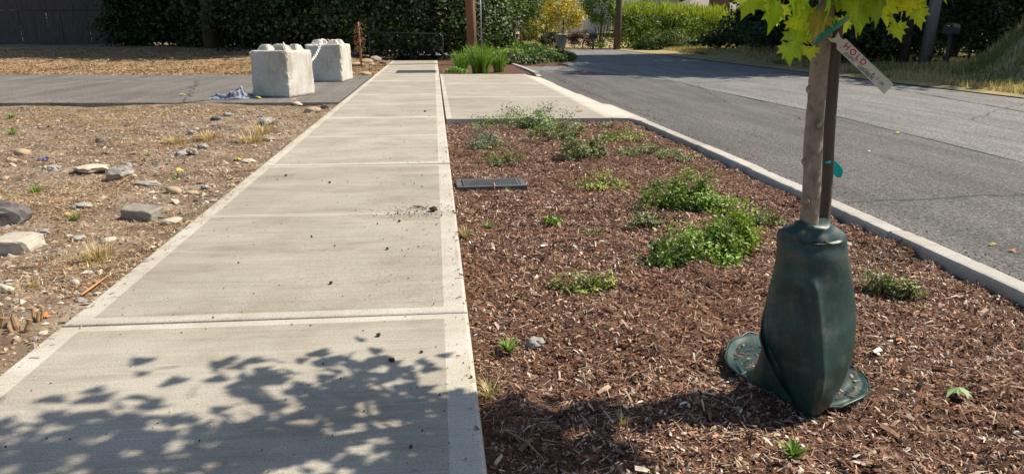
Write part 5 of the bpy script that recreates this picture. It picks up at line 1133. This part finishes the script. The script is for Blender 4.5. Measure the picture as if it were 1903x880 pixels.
# dark evergreens on the right
for u, D, rx, rz_, lab, n in [(1402, 47, 1.7, 2.6, 'dark evergreen at the right end of the tall hedge', 5200), (1432, 45, 2.3, 2.7, 'dark evergreen behind the low black bush', 5200), (1500, 44, 2.4, 2.7, 'dark evergreen left of the young trunk', 5000), (1570, 44, 2.5, 2.9, 'dark evergreen behind the tag', 5000), (1640, 42, 2.5, 2.9, 'dark evergreen left of the leaning grey pole', 5000), (1705, 41, 2.4, 2.8, 'dark evergreen behind the leaning grey pole', 5000),
                          (1775, 39, 2.4, 2.9, 'dark evergreen behind the black mailbox', 5000), (1850, 36, 2.4, 3.0, 'dark evergreen above the grass bank', 5000), (1925, 34, 2.4, 3.0, 'dark evergreen at the right edge of the picture', 4500)]:
    p = col(u, D); plant('evergreen', Vector((p.x, p.y, float(bank_z(p.x, p.y)) - .05)), (rx, 1.6, rz_), n + 1500, .23, DK, lab, 'tree', 'dark evergreens across the road', trunk=.12, clumps=120, lo=-1, shell=.3, spread=.13, zc=rz_ * .95, skirt=1.0)
for u, D, rx, rz_, lab in [(1530, 29.5, 1.3, 1.5, 'dark evergreen shrub hidden by the young trunk'), (1590, 29.0, 1.3, 1.6, 'dark evergreen shrub behind the tag across the road'), (1648, 29.5, 1.3, 1.6, 'dark evergreen shrub at the roadside left of the leaning pole'), (1800, 29.5, 1.5, 1.7, 'dark evergreen shrub right of the black mailbox')]:
    p = col(u, D); plant('evergreen_shrub', Vector((p.x, p.y, float(bank_z(p.x, p.y)) - .05)), (rx, 1.0, rz_), 4200, .17, DK, lab, 'shrub', 'dark roadside shrubs', trunk=.06, clumps=80, lo=-1, shell=.3, spread=.13, zc=rz_ * .95, skirt=1.0)
p = col(1432, 35.5); plant('low_bush', Vector((p.x, p.y, float(bank_z(p.x, p.y)))), (1.6, 1.3, 1.0), 4200, .13, DK, 'low spreading black green bush at the road edge', 'bush', None, clumps=60, zc=.5, lo=-.3, trunk=.06)
for i, u in enumerate(range(1350, 1960, 76)):
    p = col(u, 48 - i * 1.1); plant('low_bush', Vector((p.x, p.y, float(bank_z(p.x, p.y)))), (2.4, 1.0, .95), 2000, .24, DK, 'low dark bush in the shade across the road, %s' % ['beside the tall hedge', 'behind the low black bush', 'left of the young crown', 'behind the young trunk', 'behind the stake', 'behind the tag', 'left of the leaning pole', 'right of the leaning pole', 'behind the grass bank'][i], 'bush', 'low bushes across the road', clumps=45, lo=-.2, zc=.4, shell=.3)
# tall trees that shade the road
for x, y, R_, h, lab in [(18.6, 27.2, 3.3, 12, 'tall shade tree nearest on the right of the road'), (19.6, 31.5, 3.6, 12.5, 'tall shade tree behind the leaning grey pole'), (19.0, 36.5, 3.6, 12.5, 'tall shade tree behind the dark evergreens'), (19.6, 41, 3.4, 11.5, 'tall shade tree at the end of the dark evergreens'), (25.5, 27.5, 4.2, 11, 'tall shade tree farther back above the grass bank'), (25.5, 33.5, 4.2, 11.5, 'tall shade tree farther back at the right'),
                       (26, 39.5, 4.2, 11, 'tall shade tree at the back right'), (25, 21, 3.6, 9, 'tall shade tree on top of the grass bank')]:
    plant('shade_tree', Vector((x, y, float(bank_z(x, y)))), (R_, R_, 4.6), 7000, .46, DK, lab, 'tree', 'tall trees shading the road', trunk=.2, zc=h - 2.4, clumps=110, spread=.14, lo=-.8, limbs=8)
# poles across the road
p = col(1146, 54.2); u2 = empty('utility_pole', (p.x, p.y, -.1), 0, 'brown utility pole at the left end of the tall hedge', 'utility pole'); tubes('pole', [([(0, 0, -.2), (.05, 0, 3), (.1, 0, 10)], [.27, .25, .2])], M['oldpole'], u2, n=14); tubes('crossarm', [([(-1.2, 0, 9.4), (1.3, 0, 9.4)], .07)], M['oldpole'], u2, n=4, smooth=False)
p = px(1717, 120, .02); u3 = empty('utility_pole', (p.x, p.y, float(bank_z(p.x, p.y))), 0, 'leaning weathered grey pole across the road on the right', 'utility pole'); tubes('pole', [([(0, 0, -.2), (.07, 0, 2.8), (.3, 0, 9)], [.235, .225, .18])], M['greypole'], u3, n=16); tubes('crossarm', [([(-.8, 0, 8.4), (1.6, 0, 8.4)], .07)], M['oldpole'], u3, n=4, smooth=False)
p = col(968, 66); u4 = empty('post', far(968, 66), 0, 'thin reddish wooden post on the far dry lawn', 'post'); tubes('pole', [([(0, 0, -.2), (0, 0, 2.1)], [.13, .12])], M['polewood'], u4, n=10); tubes('cap', [([(0, 0, 2.1), (0, 0, 2.14)], [.14, .1])], M['oldpole'], u4, n=10)
# mailboxes
def mailbox(loc_, rz, h, wd, body, post, label, flag=None):
    c = empty('mailbox', loc_, rz, label, 'mailbox', 'mailboxes across the road'); boxobj('post', (-.06, .06, -.06, .06, -.2, h), post, c); boxobj('bracket', (-.1, .1, -.25, .25, h, h + .03), post, c)
    bm = bmesh.new(); pr = [(-wd/2, 0), (wd/2, 0)] + [(wd/2 * math.cos(t), wd * .55 + wd/2 * math.sin(t)) for t in np.linspace(0, math.pi, 9)]
    a = [bm.verts.new((x, -.3, h + .03 + z)) for x, z in pr]; b = [bm.verts.new((x, .3, h + .03 + z)) for x, z in pr]
    bm.faces.new(a); bm.faces.new(b[::-1])
    for i in range(len(pr)): bm.faces.new((a[i], b[i], b[(i+1) % len(pr)], a[(i+1) % len(pr)]))
    bmesh.ops.recalc_face_normals(bm, faces=bm.faces[:]); bmobj('box', bm, body, c); bpy.context.view_layer.update()
    bxx = [o_ for o_ in c.children if o_.name.startswith('box')][0]; boxobj('door_handle', (-.03, .03, -.33, -.3, h + wd * .8, h + wd * .9), M['steel'], bxx)
    if flag: boxobj('flag', (-wd/2 - .03, -wd/2 - .005, -.15, .12, h + wd * .55, h + wd * .85), flag, c)
    return c
mailbox(far(1102, 54.0) , -1.2, .82, .3, M['darkmetal'], M['oldpole'], 'dark mailbox with a pale front on a post by the far bend')
p = px(1757, 124, .05); mailbox(Vector((p.x, p.y, float(bank_z(p.x, p.y)))), -1.0, 1.15, .36, M['darkmetal'], M['darkmetal'], 'black mailbox with a red flag on a post in the shade', mat_plain('red_flag', (.4, .02, .03), .5))
# wheeled cart
c = empty('garbage_cart', far(1042, 54.6), .3, 'grey green wheeled garbage cart standing by the far road edge', 'garbage cart')
bm = bmesh.new(); lo = [bm.verts.new((i * .24, j * .28, .05)) for i, j in ((-1, -1), (1, -1), (1, 1), (-1, 1))]; hi = [bm.verts.new((i * .33, j * .38, .98)) for i, j in ((-1, -1), (1, -1), (1, 1), (-1, 1))]
bm.faces.new(lo[::-1]); bm.faces.new(hi)
for i in range(4): bm.faces.new((lo[i], lo[(i+1) % 4], hi[(i+1) % 4], hi[i]))
bmesh.ops.bevel(bm, geom=bm.edges[:], offset=.03, segments=2, affect='EDGES'); bmobj('body', bm, M['cart'], c)
boxobj('lid', (-.36, .36, -.42, .4, .98, 1.05), M['cart'], c, .025, 2); boxobj('handle', (-.3, .3, .4, .47, .93, .97), M['cart'], c, .01)
for s in (-1, 1):
    bm = bmesh.new(); bmesh.ops.create_cone(bm, cap_ends=True, segments=16, radius1=.13, radius2=.13, depth=.07, matrix=Matrix.Translation((s * .27, .28, .13)) @ Matrix.Rotation(math.pi/2, 4, 'Y')); bmobj('wheel', bm, M['darkmetal'], c)
# pale low wall and kerb line on the far lawn
p = far(948, 95); o = boxobj('low_wall', (-6.5, 6.5, -.2, .2, -.2, .55), M['trim'], None, .02, loc=(p.x - 2, p.y, p.z)); tag(o, 'long low white wall far behind the reddish post', 'wall')
a, b = far(985, 60.5), far(1040, 58)
# houses
def house(loc_, rz, wx, wy, hw, hr, wall, roof, label, chim=None, gable=True):
    c = empty('house', loc_, rz, label, 'house', 'houses beyond the hedge'); boxobj('wall', (-wx/2, wx/2, -wy/2, wy/2, -.3, hw), wall, c); bm = bmesh.new(); e = .5
    A_ = [(-wx/2 - e, -wy/2 - e, hw - .15), (wx/2 + e, -wy/2 - e, hw - .15), (wx/2 + e, wy/2 + e, hw - .15), (-wx/2 - e, wy/2 + e, hw - .15)]
    R2 = [(0, -wy/2 - e, hr), (0, wy/2 + e, hr)] if gable else [(-wx/2 + 2.5, 0, hr), (wx/2 - 2.5, 0, hr)]
    vs = [bm.verts.new(p_) for p_ in A_ + R2]
    F_ = [(0, 3, 5, 4), (1, 4, 5, 2)] if gable else [(0, 1, 5, 4), (2, 3, 4, 5), (1, 2, 5), (3, 0, 4)]
    for f in F_: bm.faces.new([vs[i] for i in f])
    ro = bmobj('roof', bm, roof, c); s_ = ro.modifiers.new('s', 'SOLIDIFY'); s_.thickness = .18
    if gable:
        bm = bmesh.new(); bm.faces.new([bm.verts.new(p_) for p_ in ((-wx/2, -wy/2, hw), (wx/2, -wy/2, hw), (0, -wy/2, hr - .3))]); bmobj('gable', bm, wall, c)
    for x in (-wx * .25, wx * .25):
        wn_ = boxobj('window', (x - .6, x + .6, -wy/2 - .04, -wy/2 + .02, 1.0, 2.2), M['trim'], c); boxobj('pane', (x - .52, x + .52, -wy/2 - .06, -wy/2 - .041, 1.08, 2.12), M['glass'], wn_)
    if chim: boxobj('chimney', chim, M['brick'], ro)
    return c
house(far(1205, 84), .0, 6.0, 9, 3.0, 4.75, M['wallg'], M['roofg'], 'house with grey gabled roof peeking over the hedge')
house(far(1302, 72), .0, 6.5, 7, 2.9, 4.15, M['wallt'], M['roofb'], 'house with brown shingled roof and wide chimney over the hedge', (-.75, .9, -4.3, -3.4, -.2, 6.2), gable=False)
house(far(1072, 92), .1, 6, 8, 2.8, 4.8, M['trim'], M['roofg'], 'pale house barely seen behind the yellow tree')
house(dz_(330, 62) , .1, 9, 8, 3.0, 5.2, M['wallt'], M['roofb'], 'tan house glimpsed behind the dark evergreen bushes')
# woods behind everything
FT = ['left of the picture edge', 'over the left end of the plank fence', 'over the middle of the plank fence', 'over the thick dark trunk', 'over the dark evergreen bushes', 'over the nearer concrete block', 'over the farther block and dead sapling', 'over the wire fence', 'over the reddish pole', 'over the big reddish trunk', 'over the small green tree',
      'over the grey roofed house', 'over the chimney', 'left of the young crown', 'behind the young crown', 'over the leaning grey pole', 'over the grass bank', 'right of the picture edge']
for k, u in enumerate(range(-60, 2000, 118)):
    D = [98, 112, 105][k % 3]; p = col(u, D); z = -.4 if p.y < 54 else float(far_z(p.x, p.y))
    plant('far_tree', Vector((p.x, p.y, z)), (6.2, 4, 6.2), 3200, .55, DK, 'dark tree of the far row, ' + FT[k], 'tree', 'far row of dark trees', trunk=.3, clumps=60, zc=6.0, lo=-1, shell=.5)
